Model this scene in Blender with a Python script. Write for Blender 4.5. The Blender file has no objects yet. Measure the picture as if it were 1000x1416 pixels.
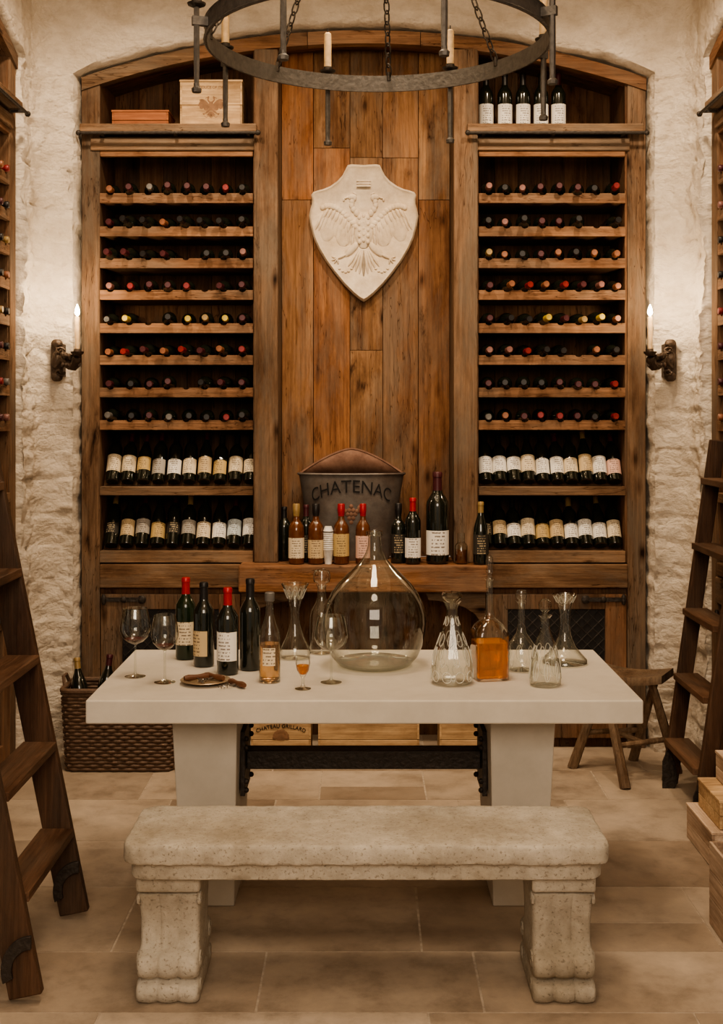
import bpy, bmesh, math, random
from mathutils import Vector, Matrix, noise
R_=math.radians; PI=math.pi
random.seed(7)
C=bpy.context.scene.collection
F=1700.0; H=1.66; HY=575.0; CX=503.0
def P(px,py,Y): return Vector(((px-CX)*Y/F, Y, H-(py-HY)*Y/F))
def Xc(px): return (px-CX)/277.0
def Zc(py): return H-(py-HY)/277.0

# ------------------------------------------------------------------ materials
def newmat(n):
    m=bpy.data.materials.new(n); m.use_nodes=True; nt=m.node_tree; nt.nodes.clear()
    o=nt.nodes.new('ShaderNodeOutputMaterial'); return m,nt,o
def N(nt,t,**k):
    n=nt.nodes.new('ShaderNode'+t)
    for a,b in k.items(): setattr(n,a,b)
    return n
def ramp(nt,stops):
    r=N(nt,'ValToRGB'); e=r.color_ramp.elements
    while len(e)<len(stops): e.new(.5)
    for i,(p,c) in enumerate(stops):
        e[i].position=p; e[i].color=(*c,1) if len(c)==3 else c
    return r
def plain(n,col,rough=.5,metal=0,trans=0,ior=1.45,emit=0,coat=0,bump=0,bscale=40,spec=.5):
    m,nt,o=newmat(n); b=N(nt,'BsdfPrincipled')
    b.inputs['Base Color'].default_value=(*col,1); b.inputs['Roughness'].default_value=rough
    b.inputs['Metallic'].default_value=metal; b.inputs['Transmission Weight'].default_value=trans
    b.inputs['IOR'].default_value=ior; b.inputs['Coat Weight'].default_value=coat
    b.inputs['Specular IOR Level'].default_value=spec
    if emit: b.inputs['Emission Color'].default_value=(*col,1); b.inputs['Emission Strength'].default_value=emit
    tc=N(nt,'TexCoord'); nz=N(nt,'TexNoise'); nz.inputs['Scale'].default_value=bscale; nz.inputs['Detail'].default_value=5
    nt.links.new(tc.outputs['Object'],nz.inputs['Vector'])
    if not emit and not trans:
        r=ramp(nt,[(.3,tuple(c*.75 for c in col)),(.7,tuple(min(1,c*1.15) for c in col))])
        nt.links.new(nz.outputs['Fac'],r.inputs['Fac']); nt.links.new(r.outputs['Color'],b.inputs['Base Color'])
    if bump:
        bp=N(nt,'Bump'); bp.inputs['Strength'].default_value=bump; bp.inputs['Distance'].default_value=.01
        nt.links.new(nz.outputs['Fac'],bp.inputs['Height']); nt.links.new(bp.outputs['Normal'],b.inputs['Normal'])
    nt.links.new(b.outputs[0],o.inputs['Surface']); return m
def wood(n,cd,cl,axis='Z',rough=.76,sc=1.0,var=.35,bump=.6,knots=True,grey=.35,hue=None):
    m,nt,o=newmat(n); L=nt.links.new; b=N(nt,'BsdfPrincipled'); b.inputs['Roughness'].default_value=rough
    b.inputs['Specular IOR Level'].default_value=.16
    ai='XYZ'.index(axis)
    tc=N(nt,'TexCoord'); g=N(nt,'NewGeometry'); mul=N(nt,'VectorMath',operation='SCALE'); mul.inputs[0].default_value=(17,23,31)
    L(g.outputs['Random Per Island'],mul.inputs['Scale'])
    add=N(nt,'VectorMath',operation='ADD'); L(tc.outputs['Object'],add.inputs[0]); L(mul.outputs[0],add.inputs[1])
    def nz(across,along,detail=6,dist=0,rg=.6):
        mp=N(nt,'Mapping'); s=[across]*3; s[ai]=along; mp.inputs['Scale'].default_value=s; L(add.outputs[0],mp.inputs['Vector'])
        q=N(nt,'TexNoise'); q.inputs['Scale'].default_value=1; q.inputs['Detail'].default_value=detail; q.inputs['Roughness'].default_value=rg; q.inputs['Distortion'].default_value=dist
        L(mp.outputs[0],q.inputs['Vector']); return q.outputs['Fac']
    def mulc(a,c):
        mm=N(nt,'VectorMath',operation='MULTIPLY'); L(a,mm.inputs[0]); L(c,mm.inputs[1]); return mm.outputs[0]
    n1=nz(12*sc,1.5*sc,9,.5,.74)
    mid=tuple((a+c)/2 for a,c in zip(cd,cl))
    r=ramp(nt,[(.33,cd),(.50,mid),(.68,cl)]); L(n1,r.inputs['Fac'])
    out=r.outputs['Color']
    fs=nz(85,2.4,5,0,.75); rf=ramp(nt,[(.36,(.70,.67,.64)),(.60,(1.10,1.09,1.08))]); L(fs,rf.inputs['Fac']); out=mulc(out,rf.outputs['Color'])
    st=nz(3.4,1.3,6,.3,.7); rs=ramp(nt,[(.36,(.58,.52,.47)),(.54,(1.05,1.04,1.02))]); L(st,rs.inputs['Fac']); out=mulc(out,rs.outputs['Color'])
    if grey:
        pg=nz(6,1.6,6,.3,.7); rg_=ramp(nt,[(.44,(0,0,0)),(.62,(grey,grey,grey))]); L(pg,rg_.inputs['Fac'])
        lum=sum(cl)/3*.8
        mx=N(nt,'Mix',data_type='RGBA'); L(rg_.outputs['Color'],mx.inputs[0]); L(out,mx.inputs[6]); mx.inputs[7].default_value=(lum*1.08,lum*.88,lum*.68,1); out=mx.outputs[2]
    if hue:
        wn=N(nt,'TexWhiteNoise',noise_dimensions='1D'); L(g.outputs['Random Per Island'],wn.inputs['W'])
        rh=ramp(nt,[(.0,(1.06,.93,.83)),(.5,(1,1,1)),(1,(.98,1.10,1.16))]); L(wn.outputs['Value'],rh.inputs['Fac']); out=mulc(out,rh.outputs['Color'])
    mr=N(nt,'MapRange'); mr.inputs['To Min'].default_value=1-var; mr.inputs['To Max'].default_value=1+var*.6; L(g.outputs['Random Per Island'],mr.inputs['Value'])
    mx=N(nt,'VectorMath',operation='SCALE'); L(out,mx.inputs[0]); L(mr.outputs[0],mx.inputs['Scale']); out=mx.outputs[0]
    if knots:
        n2=nz(8,2.4,5,.3,.7); r2=ramp(nt,[(.29,(.16,.12,.09)),(.37,(.82,.79,.77)),(.42,(1,1,1))]); L(n2,r2.inputs['Fac']); out=mulc(out,r2.outputs['Color'])
        for off,lo in ((.60,.6),(.42,.9)):
            n3=nz(9,lo,4,.3,.65); sb=N(nt,'Math',operation='SUBTRACT'); L(n3,sb.inputs[0]); sb.inputs[1].default_value=off
            ab=N(nt,'Math',operation='ABSOLUTE'); L(sb.outputs[0],ab.inputs[0]); r3=ramp(nt,[(.0,(.34,.28,.23)),(.005,(1,1,1))]); L(ab.outputs[0],r3.inputs['Fac']); out=mulc(out,r3.outputs['Color'])
        mp=N(nt,'Mapping'); s=[6.5]*3; s[ai]=2.8; mp.inputs['Scale'].default_value=s; L(add.outputs[0],mp.inputs['Vector'])
        vo=N(nt,'TexVoronoi'); vo.inputs['Scale'].default_value=1; L(mp.outputs[0],vo.inputs['Vector'])
        vn=N(nt,'Math',operation='MULTIPLY_ADD'); L(fs,vn.inputs[0]); vn.inputs[1].default_value=.12; L(vo.outputs['Distance'],vn.inputs[2])
        r4=ramp(nt,[(.10,(.10,.07,.05)),(.16,(.65,.58,.54)),(.24,(1,1,1))]); L(vn.outputs[0],r4.inputs['Fac']); out=mulc(out,r4.outputs['Color'])
    L(out,b.inputs['Base Color'])
    ad=N(nt,'Math',operation='ADD'); L(n1,ad.inputs[0]); L(fs,ad.inputs[1])
    bp=N(nt,'Bump'); bp.inputs['Strength'].default_value=bump; bp.inputs['Distance'].default_value=.006
    L(ad.outputs[0],bp.inputs['Height']); L(bp.outputs['Normal'],b.inputs['Normal'])
    L(b.outputs[0],o.inputs['Surface']); return m
def stone(n,c1,c2,sc=6,bump=.8,dist=.02,pits=0,rough=.9,hs=1.0,stain=None,metal=0,fine=0):
    m,nt,o=newmat(n); L=nt.links.new; b=N(nt,'BsdfPrincipled'); b.inputs['Roughness'].default_value=rough; b.inputs['Specular IOR Level'].default_value=.25
    b.inputs['Metallic'].default_value=metal
    tc=N(nt,'TexCoord'); mp=N(nt,'Mapping'); mp.inputs['Scale'].default_value=(1,1,hs); L(tc.outputs['Object'],mp.inputs['Vector'])
    n1=N(nt,'TexNoise'); n1.inputs['Scale'].default_value=sc; n1.inputs['Detail'].default_value=12; n1.inputs['Roughness'].default_value=.7; L(mp.outputs[0],n1.inputs['Vector'])
    r=ramp(nt,[(.3,c1),(.68,c2)]); L(n1.outputs['Fac'],r.inputs['Fac'])
    out=r.outputs['Color']; h=n1.outputs['Fac']
    if stain:
        n4=N(nt,'TexNoise'); n4.inputs['Scale'].default_value=2.6; n4.inputs['Detail'].default_value=8; n4.inputs['Roughness'].default_value=.65; L(mp.outputs[0],n4.inputs['Vector'])
        r4=ramp(nt,[(.42,(1,1,1)),(.64,stain)]); L(n4.outputs['Fac'],r4.inputs['Fac'])
        mm=N(nt,'VectorMath',operation='MULTIPLY'); L(out,mm.inputs[0]); L(r4.outputs['Color'],mm.inputs[1]); out=mm.outputs[0]
    if fine:
        vo=N(nt,'TexVoronoi'); vo.inputs['Scale'].default_value=14
        n5=N(nt,'TexNoise'); n5.inputs['Scale'].default_value=12; n5.inputs['Detail'].default_value=4; L(mp.outputs[0],n5.inputs['Vector'])
        va=N(nt,'VectorMath',operation='MULTIPLY_ADD'); L(n5.outputs['Color'],va.inputs[0]); va.inputs[1].default_value=(.16,.16,.16); L(mp.outputs[0],va.inputs[2]); L(va.outputs[0],vo.inputs['Vector'])
        n6=N(nt,'TexNoise'); n6.inputs['Scale'].default_value=38; n6.inputs['Detail'].default_value=8; n6.inputs['Roughness'].default_value=.75; L(mp.outputs[0],n6.inputs['Vector'])
        a1=N(nt,'Math',operation='MULTIPLY_ADD'); L(vo.outputs['Distance'],a1.inputs[0]); a1.inputs[1].default_value=-fine; L(h,a1.inputs[2])
        a2=N(nt,'Math',operation='MULTIPLY_ADD'); L(n6.outputs['Fac'],a2.inputs[0]); a2.inputs[1].default_value=fine*.9; L(a1.outputs[0],a2.inputs[2]); h=a2.outputs[0]
    if pits:
        n2=N(nt,'TexNoise'); n2.inputs['Scale'].default_value=120; n2.inputs['Detail'].default_value=5; L(mp.outputs[0],n2.inputs['Vector'])
        k=1-pits
        r2=ramp(nt,[(.30,(k,k*.97,k*.93)),(.42,(1,1,1))]); L(n2.outputs['Fac'],r2.inputs['Fac'])
        mm=N(nt,'VectorMath',operation='MULTIPLY'); L(out,mm.inputs[0]); L(r2.outputs['Color'],mm.inputs[1]); out=mm.outputs[0]
        ad=N(nt,'Math',operation='MULTIPLY_ADD'); L(r2.outputs['Color'],ad.inputs[0]); ad.inputs[1].default_value=.35; L(h,ad.inputs[2]); h=ad.outputs[0]
    L(out,b.inputs['Base Color'])
    bp=N(nt,'Bump'); bp.inputs['Strength'].default_value=bump; bp.inputs['Distance'].default_value=dist
    L(h,bp.inputs['Height']); L(bp.outputs['Normal'],b.inputs['Normal']); L(b.outputs[0],o.inputs['Surface']); return m
def floor_mat():
    m,nt,o=newmat('limestone_slab'); L=nt.links.new; b=N(nt,'BsdfPrincipled'); b.inputs['Specular IOR Level'].default_value=.4
    tc=N(nt,'TexCoord'); g=N(nt,'NewGeometry')
    r0=ramp(nt,[(0,(.30,.238,.182)),(.35,(.36,.295,.232)),(.7,(.42,.350,.280)),(1,(.48,.405,.33))]); L(g.outputs['Random Per Island'],r0.inputs['Fac'])
    mul=N(nt,'VectorMath',operation='SCALE'); mul.inputs[0].default_value=(17,23,31); L(g.outputs['Random Per Island'],mul.inputs['Scale'])
    add=N(nt,'VectorMath',operation='ADD'); L(tc.outputs['Object'],add.inputs[0]); L(mul.outputs[0],add.inputs[1])
    n2=N(nt,'TexNoise'); n2.inputs['Scale'].default_value=5; n2.inputs['Detail'].default_value=12; n2.inputs['Roughness'].default_value=.74; L(add.outputs[0],n2.inputs['Vector'])
    r=ramp(nt,[(.32,(.64,.62,.60)),(.5,(1,.99,.98)),(.7,(1.26,1.24,1.20))]); L(n2.outputs['Fac'],r.inputs['Fac'])
    n3=N(nt,'TexNoise'); n3.inputs['Scale'].default_value=1.1; n3.inputs['Detail'].default_value=6; L(tc.outputs['Object'],n3.inputs['Vector'])
    r5=ramp(nt,[(.38,(.80,.76,.72)),(.62,(1.08,1.08,1.08))]); L(n3.outputs['Fac'],r5.inputs['Fac'])
    mm=N(nt,'VectorMath',operation='MULTIPLY'); L(r0.outputs['Color'],mm.inputs[0]); L(r.outputs['Color'],mm.inputs[1])
    m2=N(nt,'VectorMath',operation='MULTIPLY'); L(mm.outputs[0],m2.inputs[0]); L(r5.outputs['Color'],m2.inputs[1]); L(m2.outputs[0],b.inputs['Base Color'])
    r3=ramp(nt,[(.3,(.34,.34,.34)),(.7,(.60,.60,.60))]); L(n2.outputs['Fac'],r3.inputs['Fac']); L(r3.outputs['Color'],b.inputs['Roughness'])
    bp=N(nt,'Bump'); bp.inputs['Strength'].default_value=.4; bp.inputs['Distance'].default_value=.006
    L(n2.outputs['Fac'],bp.inputs['Height']); L(bp.outputs['Normal'],b.inputs['Normal']); L(b.outputs[0],o.inputs['Surface']); return m
def thinglass(n,tint=(.97,.98,.96),edge=(.36,.36,.32),gain=.85,base=.07,pw=3,diff=0):
    m,nt,o=newmat(n); L=nt.links.new
    lw=N(nt,'LayerWeight'); lw.inputs['Blend'].default_value=.5
    p=N(nt,'Math',operation='POWER'); p.inputs[1].default_value=pw; L(lw.outputs['Facing'],p.inputs[0])
    ma=N(nt,'Math',operation='MULTIPLY_ADD'); ma.inputs[1].default_value=gain; ma.inputs[2].default_value=base; L(p.outputs[0],ma.inputs[0])
    r=ramp(nt,[(.35,tint),(.95,edge)]); L(lw.outputs['Facing'],r.inputs['Fac'])
    t=N(nt,'BsdfTransparent'); L(r.outputs['Color'],t.inputs['Color'])
    g=N(nt,'BsdfGlossy'); g.inputs['Roughness'].default_value=.04; g.inputs['Color'].default_value=(.95,.95,.92,1)
    x=N(nt,'MixShader'); L(ma.outputs[0],x.inputs[0]); L(t.outputs[0],x.inputs[1]); L(g.outputs[0],x.inputs[2]); last=x
    if diff:
        d=N(nt,'BsdfDiffuse'); d.inputs['Color'].default_value=(.8,.78,.72,1); y=N(nt,'MixShader'); y.inputs[0].default_value=diff
        L(x.outputs[0],y.inputs[1]); L(d.outputs[0],y.inputs[2]); last=y
    L(last.outputs[0],o.inputs['Surface']); return m
def labelmat(n,col,ink=(.08,.05,.04)):
    m,nt,o=newmat(n); L=nt.links.new; b=N(nt,'BsdfPrincipled'); b.inputs['Roughness'].default_value=.7
    tc=N(nt,'TexCoord'); sx=N(nt,'SeparateXYZ'); L(tc.outputs['Object'],sx.inputs[0])
    m1=N(nt,'Math',operation='MULTIPLY'); m1.inputs[1].default_value=85; L(sx.outputs['Z'],m1.inputs[0])
    fr=N(nt,'Math',operation='FRACT'); L(m1.outputs[0],fr.inputs[0]); gt=N(nt,'Math',operation='GREATER_THAN'); gt.inputs[1].default_value=.55; L(fr.outputs[0],gt.inputs[0])
    mp=N(nt,'Mapping'); mp.inputs['Scale'].default_value=(230,20,60); L(tc.outputs['Object'],mp.inputs['Vector'])
    nz=N(nt,'TexNoise'); nz.inputs['Scale'].default_value=1; L(mp.outputs[0],nz.inputs['Vector']); g2=N(nt,'Math',operation='GREATER_THAN'); g2.inputs[1].default_value=.48; L(nz.outputs['Fac'],g2.inputs[0])
    ax=N(nt,'Math',operation='ABSOLUTE'); L(sx.outputs['X'],ax.inputs[0]); lt=N(nt,'Math',operation='LESS_THAN'); lt.inputs[1].default_value=.022; L(ax.outputs[0],lt.inputs[0])
    a=N(nt,'Math',operation='MULTIPLY'); L(gt.outputs[0],a.inputs[0]); L(g2.outputs[0],a.inputs[1])
    c=N(nt,'Math',operation='MULTIPLY'); L(a.outputs[0],c.inputs[0]); L(lt.outputs[0],c.inputs[1])
    d=N(nt,'Math',operation='MULTIPLY'); L(c.outputs[0],d.inputs[0]); d.inputs[1].default_value=.75
    mx=N(nt,'Mix',data_type='RGBA'); L(d.outputs[0],mx.inputs[0]); mx.inputs[6].default_value=(*col,1); mx.inputs[7].default_value=(*ink,1)
    L(mx.outputs[2],b.inputs['Base Color']); L(b.outputs[0],o.inputs['Surface']); return m

M={}
M['wpanel']=wood('oak_panel',(.145,.062,.030),(.37,.195,.098),'Z',var=.34,sc=.9,grey=.42,hue=1)
M['wpost']=wood('oak_post',(.098,.055,.033),(.25,.150,.092),'Z',var=.25,grey=.5,hue=1)
M['wrail']=wood('oak_rail',(.125,.070,.041),(.30,.180,.108),'X',var=.28,grey=.45,hue=1)
M['wraily']=wood('oak_rail_side',(.125,.070,.041),(.30,.180,.108),'Y',var=.28,grey=.45,hue=1)
M['wback']=wood('oak_back',(.085,.042,.022),(.23,.125,.066),'Z',var=.35)
M['wcounter']=wood('oak_counter',(.16,.070,.034),(.38,.195,.098),'X',var=.2,grey=.35)
M['wladder']=wood('ladder_wood',(.040,.021,.014),(.115,.064,.040),'Z',var=.2,rough=.5,knots=False)
M['wtread']=wood('tread_wood',(.065,.035,.022),(.18,.10,.062),'Y',var=.2,rough=.5,knots=False)
M['wstool']=wood('stool_wood',(.12,.075,.048),(.30,.21,.14),'Z',var=.2,knots=False)
M['wcrate']=wood('crate_pine',(.46,.31,.175),(.68,.50,.31),'X',var=.10,knots=False,bump=.15,grey=0)
M['wcratered']=wood('crate_red',(.24,.09,.045),(.42,.18,.09),'X',var=.12,knots=False,bump=.15,grey=0)
M['wcratepink']=wood('crate_pale',(.46,.34,.25),(.64,.50,.39),'Y',var=.12,knots=False,bump=.15,grey=.2)
M['cork']=plain('cork_brown',(.12,.05,.025),.5)
M['wall']=stone('wall_stone',(.62,.525,.42),(.88,.785,.67),sc=7,bump=.95,dist=.034,hs=1.5,fine=.46)
M['vault']=stone('vault_plaster',(.64,.54,.41),(.78,.68,.54),sc=9,bump=.5,dist=.015)
M['bench']=stone('bench_stone',(.34,.30,.245),(.58,.53,.455),sc=10,bump=.6,dist=.012,pits=.36,stain=(.68,.645,.59))
M['conc']=stone('table_concrete',(.50,.455,.39),(.60,.55,.48),sc=5,bump=.12,dist=.004,rough=.6)
M['crest']=stone('crest_limestone',(.50,.41,.31),(.74,.64,.51),sc=14,bump=.35,dist=.004,stain=(.85,.79,.70))
M['floor']=floor_mat()
M['mortar']=plain('pale_mortar',(.44,.365,.29),.9)
M['iron']=plain('forged_iron',(.055,.046,.040),.55,.6,bump=.5,bscale=60)
M['ironring']=plain('grey_iron',(.115,.104,.095),.55,.4,bump=.4,bscale=50)
M['sconceiron']=plain('brown_iron',(.075,.052,.038),.5,.55,bump=.6,bscale=60)
M['black']=plain('dark_grille',(.016,.013,.012),.6)
M['zinc']=stone('aged_zinc',(.075,.064,.058),(.20,.178,.160),sc=7,bump=.2,dist=.003,rough=.5,metal=.25,stain=(.80,.66,.58))
M['rust']=stone('rusty_rim',(.12,.060,.040),(.27,.155,.11),sc=12,bump=.3,dist=.003,rough=.6,metal=.25)
M['bottle']=plain('dark_bottle_glass',(.010,.012,.008),.13,coat=.9)
M['greenb']=plain('green_bottle_glass',(.012,.020,.008),.08,coat=.4)
M['brownb']=plain('amber_bottle_glass',(.11,.035,.009),.07,coat=.5)
M['glass']=thinglass('clear_glass')
M['etched']=thinglass('cut_glass_line',diff=.42)
M['thickglass']=thinglass('thick_glass_base',diff=.13)
M['glassd']=thinglass('demijohn_glass',(.95,.96,.93),(.30,.30,.25),.75,.05,2.8)
M['amber']=plain('amber_spirit',(.95,.38,.03),.03,trans=.8,ior=1.33)
M['rose']=plain('copper_spirit',(.90,.56,.28),.04,trans=.95,ior=1.33)
M['redwine']=plain('red_wine',(.10,.006,.012),.05,trans=.2)
M['wax']=plain('ivory_wax',(.60,.43,.25),.5)
M['flame']=plain('flame',(1,.80,.50),.5,emit=120)
M['wicker']=plain('wicker',(.13,.078,.050),.6,bump=.4,bscale=80)
M['straw']=plain('straw',(.12,.07,.03),.9,bump=1,bscale=90)
M['foam']=plain('white_cup',(.74,.71,.66),.6)
M['plate']=plain('bronze_plate',(.50,.38,.25),.3,.6)
M['ink']=plain('black_ink',(.012,.010,.009),.8)
M['brand']=plain('burnt_brand',(.25,.14,.08),.8)
M['steel']=plain('steel',(.35,.32,.28),.3,.9)
CAPS={'red':(.20,.015,.016),'black':(.014,.012,.012),'burgundy':(.065,.014,.018),'gold':(.30,.20,.08),'orange':(.25,.10,.05),'pink':(.22,.10,.085),'grey':(.14,.13,.12),'yellow':(.52,.38,.06)}
for k,c in CAPS.items(): M['cap_'+k]=plain('capsule_'+k,c,.4,.1)
M['cap_bright red']=plain('capsule_bright_red',(.36,.012,.014),.35,.1)
LABS={'cream':(.70,.59,.42),'white':(.78,.745,.68),'tan':(.56,.42,.24),'gold':(.50,.35,.15),'pink':(.66,.42,.34),'grey':(.36,.33,.29),'black':(.03,.025,.02),'bluish':(.54,.60,.62)}
for k,c in LABS.items(): M['lab_'+k]=labelmat('label_'+k,c,(.5,.4,.25) if k=='black' else (.08,.05,.04))

# ------------------------------------------------------------------ mesh builder
def wloc(o):
    v=Vector((0,0,0))
    while o: v+=o.location; o=o.parent
    return v
class MB:
    def __init__(s,mp=None): s.bm=bmesh.new(); s.mp=mp
    def v(s,p):
        if s.mp: p=s.mp(*p)
        return s.bm.verts.new(p)
    def face(s,vs):
        try: s.bm.faces.new(vs)
        except ValueError: pass
    def hexa(s,p):
        q=[s.v(x) for x in p]
        for f in ((0,1,2,3),(7,6,5,4),(0,4,5,1),(1,5,6,2),(2,6,7,3),(3,7,4,0)): s.face([q[i] for i in f])
    def box(s,x0,x1,y0,y1,z0,z1):
        s.hexa([(x0,y0,z0),(x1,y0,z0),(x1,y1,z0),(x0,y1,z0),(x0,y0,z1),(x1,y0,z1),(x1,y1,z1),(x0,y1,z1)]); return s
    def prism(s,poly,a,b,f):
        A=[s.v(f(p,a)) for p in poly]; B=[s.v(f(p,b)) for p in poly]; n=len(poly)
        s.face(A); s.face(B[::-1])
        for i in range(n): s.face([A[i],A[(i+1)%n],B[(i+1)%n],B[i]])
        return s
    def loft(s,rings,cap=True,closed=True):
        R=[[s.v(p) for p in r] for r in rings]
        for a,b in zip(R,R[1:]):
            n=len(a)
            for i in range(n if closed else n-1): s.face([a[i],a[(i+1)%n],b[(i+1)%n],b[i]])
        if cap: s.face(R[0][::-1]); s.face(R[-1])
        return s
    def lathe(s,prof,seg=24,c=(0,0,0),sq=None):
        prev=None
        for r,z in prof:
            if r<1e-6: ring=[s.v((c[0],c[1],c[2]+z))]
            else:
                ring=[]
                for i in range(seg):
                    a=2*PI*(i+.5)/seg; x,y=math.cos(a),math.sin(a)
                    k=1.0
                    if sq: 
                        e=sq(z); k=(abs(x)**e+abs(y)**e)**(-1/e)
                    ring.append(s.v((c[0]+r*k*x,c[1]+r*k*y,c[2]+z)))
            if prev:
                if len(prev)==1 and len(ring)>1:
                    for i in range(seg): s.face([prev[0],ring[i],ring[(i+1)%seg]])
                elif len(ring)==1 and len(prev)>1:
                    for i in range(seg): s.face([prev[i],prev[(i+1)%seg],ring[0]])
                elif len(ring)>1:
                    for i in range(seg): s.face([prev[i],prev[(i+1)%seg],ring[(i+1)%seg],ring[i]])
            prev=ring
        return s
    def arc(s,r,z0,z1,a0,a1,n=12,r2=None):
        A=[];B=[]
        for i in range(n+1):
            a=a0+(a1-a0)*i/n; A.append(s.v((r*math.cos(a),r*math.sin(a),z0))); q=r2 or r; B.append(s.v((q*math.cos(a),q*math.sin(a),z1)))
        for i in range(n): s.face([A[i],A[i+1],B[i+1],B[i]])
        return s
    def tube(s,path,r,seg=8,closed=False,flat=1.0):
        pts=[Vector(p) for p in path]; n=len(pts); rings=[]; up=None
        for i,p in enumerate(pts):
            if closed: t=pts[(i+1)%n]-pts[i-1]
            else: t=pts[min(i+1,n-1)]-pts[max(i-1,0)]
            t.normalize()
            if up is None: up=t.orthogonal().normalized()
            else:
                up=(up-t*up.dot(t)); up=up.normalized() if up.length>1e-6 else t.orthogonal().normalized()
            w=t.cross(up); rr=r[i] if isinstance(r,(list,tuple)) else r
            rings.append([tuple(p+up*math.cos(2*PI*k/seg)*rr+w*math.sin(2*PI*k/seg)*rr*flat) for k in range(seg)])
        if closed:
            R=[[s.v(p) for p in q] for q in rings]; R.append(R[0])
            for a,b in zip(R,R[1:]):
                for i in range(seg): s.face([a[i],a[(i+1)%seg],b[(i+1)%seg],b[i]])
        else: s.loft(rings)
        return s
    def beam(s,p,q,w,h,ref=(0,0,1)):
        p=Vector(p);q=Vector(q);t=(q-p).normalized(); a=t.cross(Vector(ref))
        a=a.normalized() if a.length>1e-5 else t.orthogonal().normalized()
        b=a.cross(t).normalized(); a=a*w/2; b=b*h/2
        s.hexa([tuple(x) for x in (p-a-b,p+a-b,p+a+b,p-a+b,q-a-b,q+a-b,q+a+b,q-a+b)]); return s
    def ell(s,c,r,rot=None,u=12,v=8):
        c=Vector(c); rings=[]
        for j in range(1,v):
            ph=PI*j/v; ring=[]
            for i in range(u):
                a=2*PI*i/u; p=Vector((r[0]*math.sin(ph)*math.cos(a),r[1]*math.sin(ph)*math.sin(a),r[2]*math.cos(ph)))
                if rot: p=rot@p
                ring.append(tuple(c+p))
            rings.append(ring)
        s.loft(rings); return s
    def build(s,name,mat,parent=None,smooth=True,bevel=0,local=False,ang=38,loc=None,subd=0,seg=2):
        if parent is not None and not local:
            bmesh.ops.translate(s.bm,verts=s.bm.verts,vec=-wloc(parent))
        bmesh.ops.recalc_face_normals(s.bm,faces=s.bm.faces)
        me=bpy.data.meshes.new(name); s.bm.to_mesh(me); s.bm.free()
        if mat: me.materials.append(M[mat] if isinstance(mat,str) else mat)
        if smooth and len(me.polygons):
            me.polygons.foreach_set('use_smooth',[True]*len(me.polygons)); me.set_sharp_from_angle(angle=R_(ang))
        o=bpy.data.objects.new(name,me); C.objects.link(o)
        if parent is not None: o.parent=parent
        if loc is not None: o.location=loc
        if bevel:
            b=o.modifiers.new('bevel','BEVEL'); b.width=bevel; b.segments=seg; b.limit_method='ANGLE'; b.angle_limit=R_(40)
        return o
def tag(o,label,cat,group=None):
    o['label']=label; o['category']=cat
    if group: o['group']=group
    return o
def thing(name,label,cat,loc=(0,0,0),rot=(0,0,0),group=None):
    o=bpy.data.objects.new(name,None); C.objects.link(o); o.empty_display_size=.05
    o.location=loc; o.rotation_euler=rot; return tag(o,label,cat,group)
def struct(o): o['kind']='structure'; return o
def inst(name,me,parent):
    o=bpy.data.objects.new(name,me); C.objects.link(o); o.parent=parent; return o
CACHE={}
def cmesh(key,fn,mat):
    if key not in CACHE:
        b=MB(); fn(b); o=b.build('tmp',mat); CACHE[key]=o.data; bpy.data.objects.remove(o)
    return CACHE[key]
def text_mesh(body,size,ext=.0008):
    cu=bpy.data.curves.new('t','FONT'); cu.body=body; cu.size=size; cu.align_x='CENTER'; cu.align_y='CENTER'; cu.extrude=ext
    ob=bpy.data.objects.new('t',cu); C.objects.link(ob); bpy.context.view_layer.update()
    me=bpy.data.meshes.new_from_object(ob.evaluated_get(bpy.context.evaluated_depsgraph_get()))
    bpy.data.objects.remove(ob); return me
def put_text(body,size,f,name,mat,parent):
    me=text_mesh(body,size)
    for v in me.vertices: v.co=f(v.co.x,v.co.y,v.co.z)
    me.materials.clear(); me.materials.append(M[mat]); me.name=name
    o=bpy.data.objects.new(name,me); C.objects.link(o); o.parent=parent; return o

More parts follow.
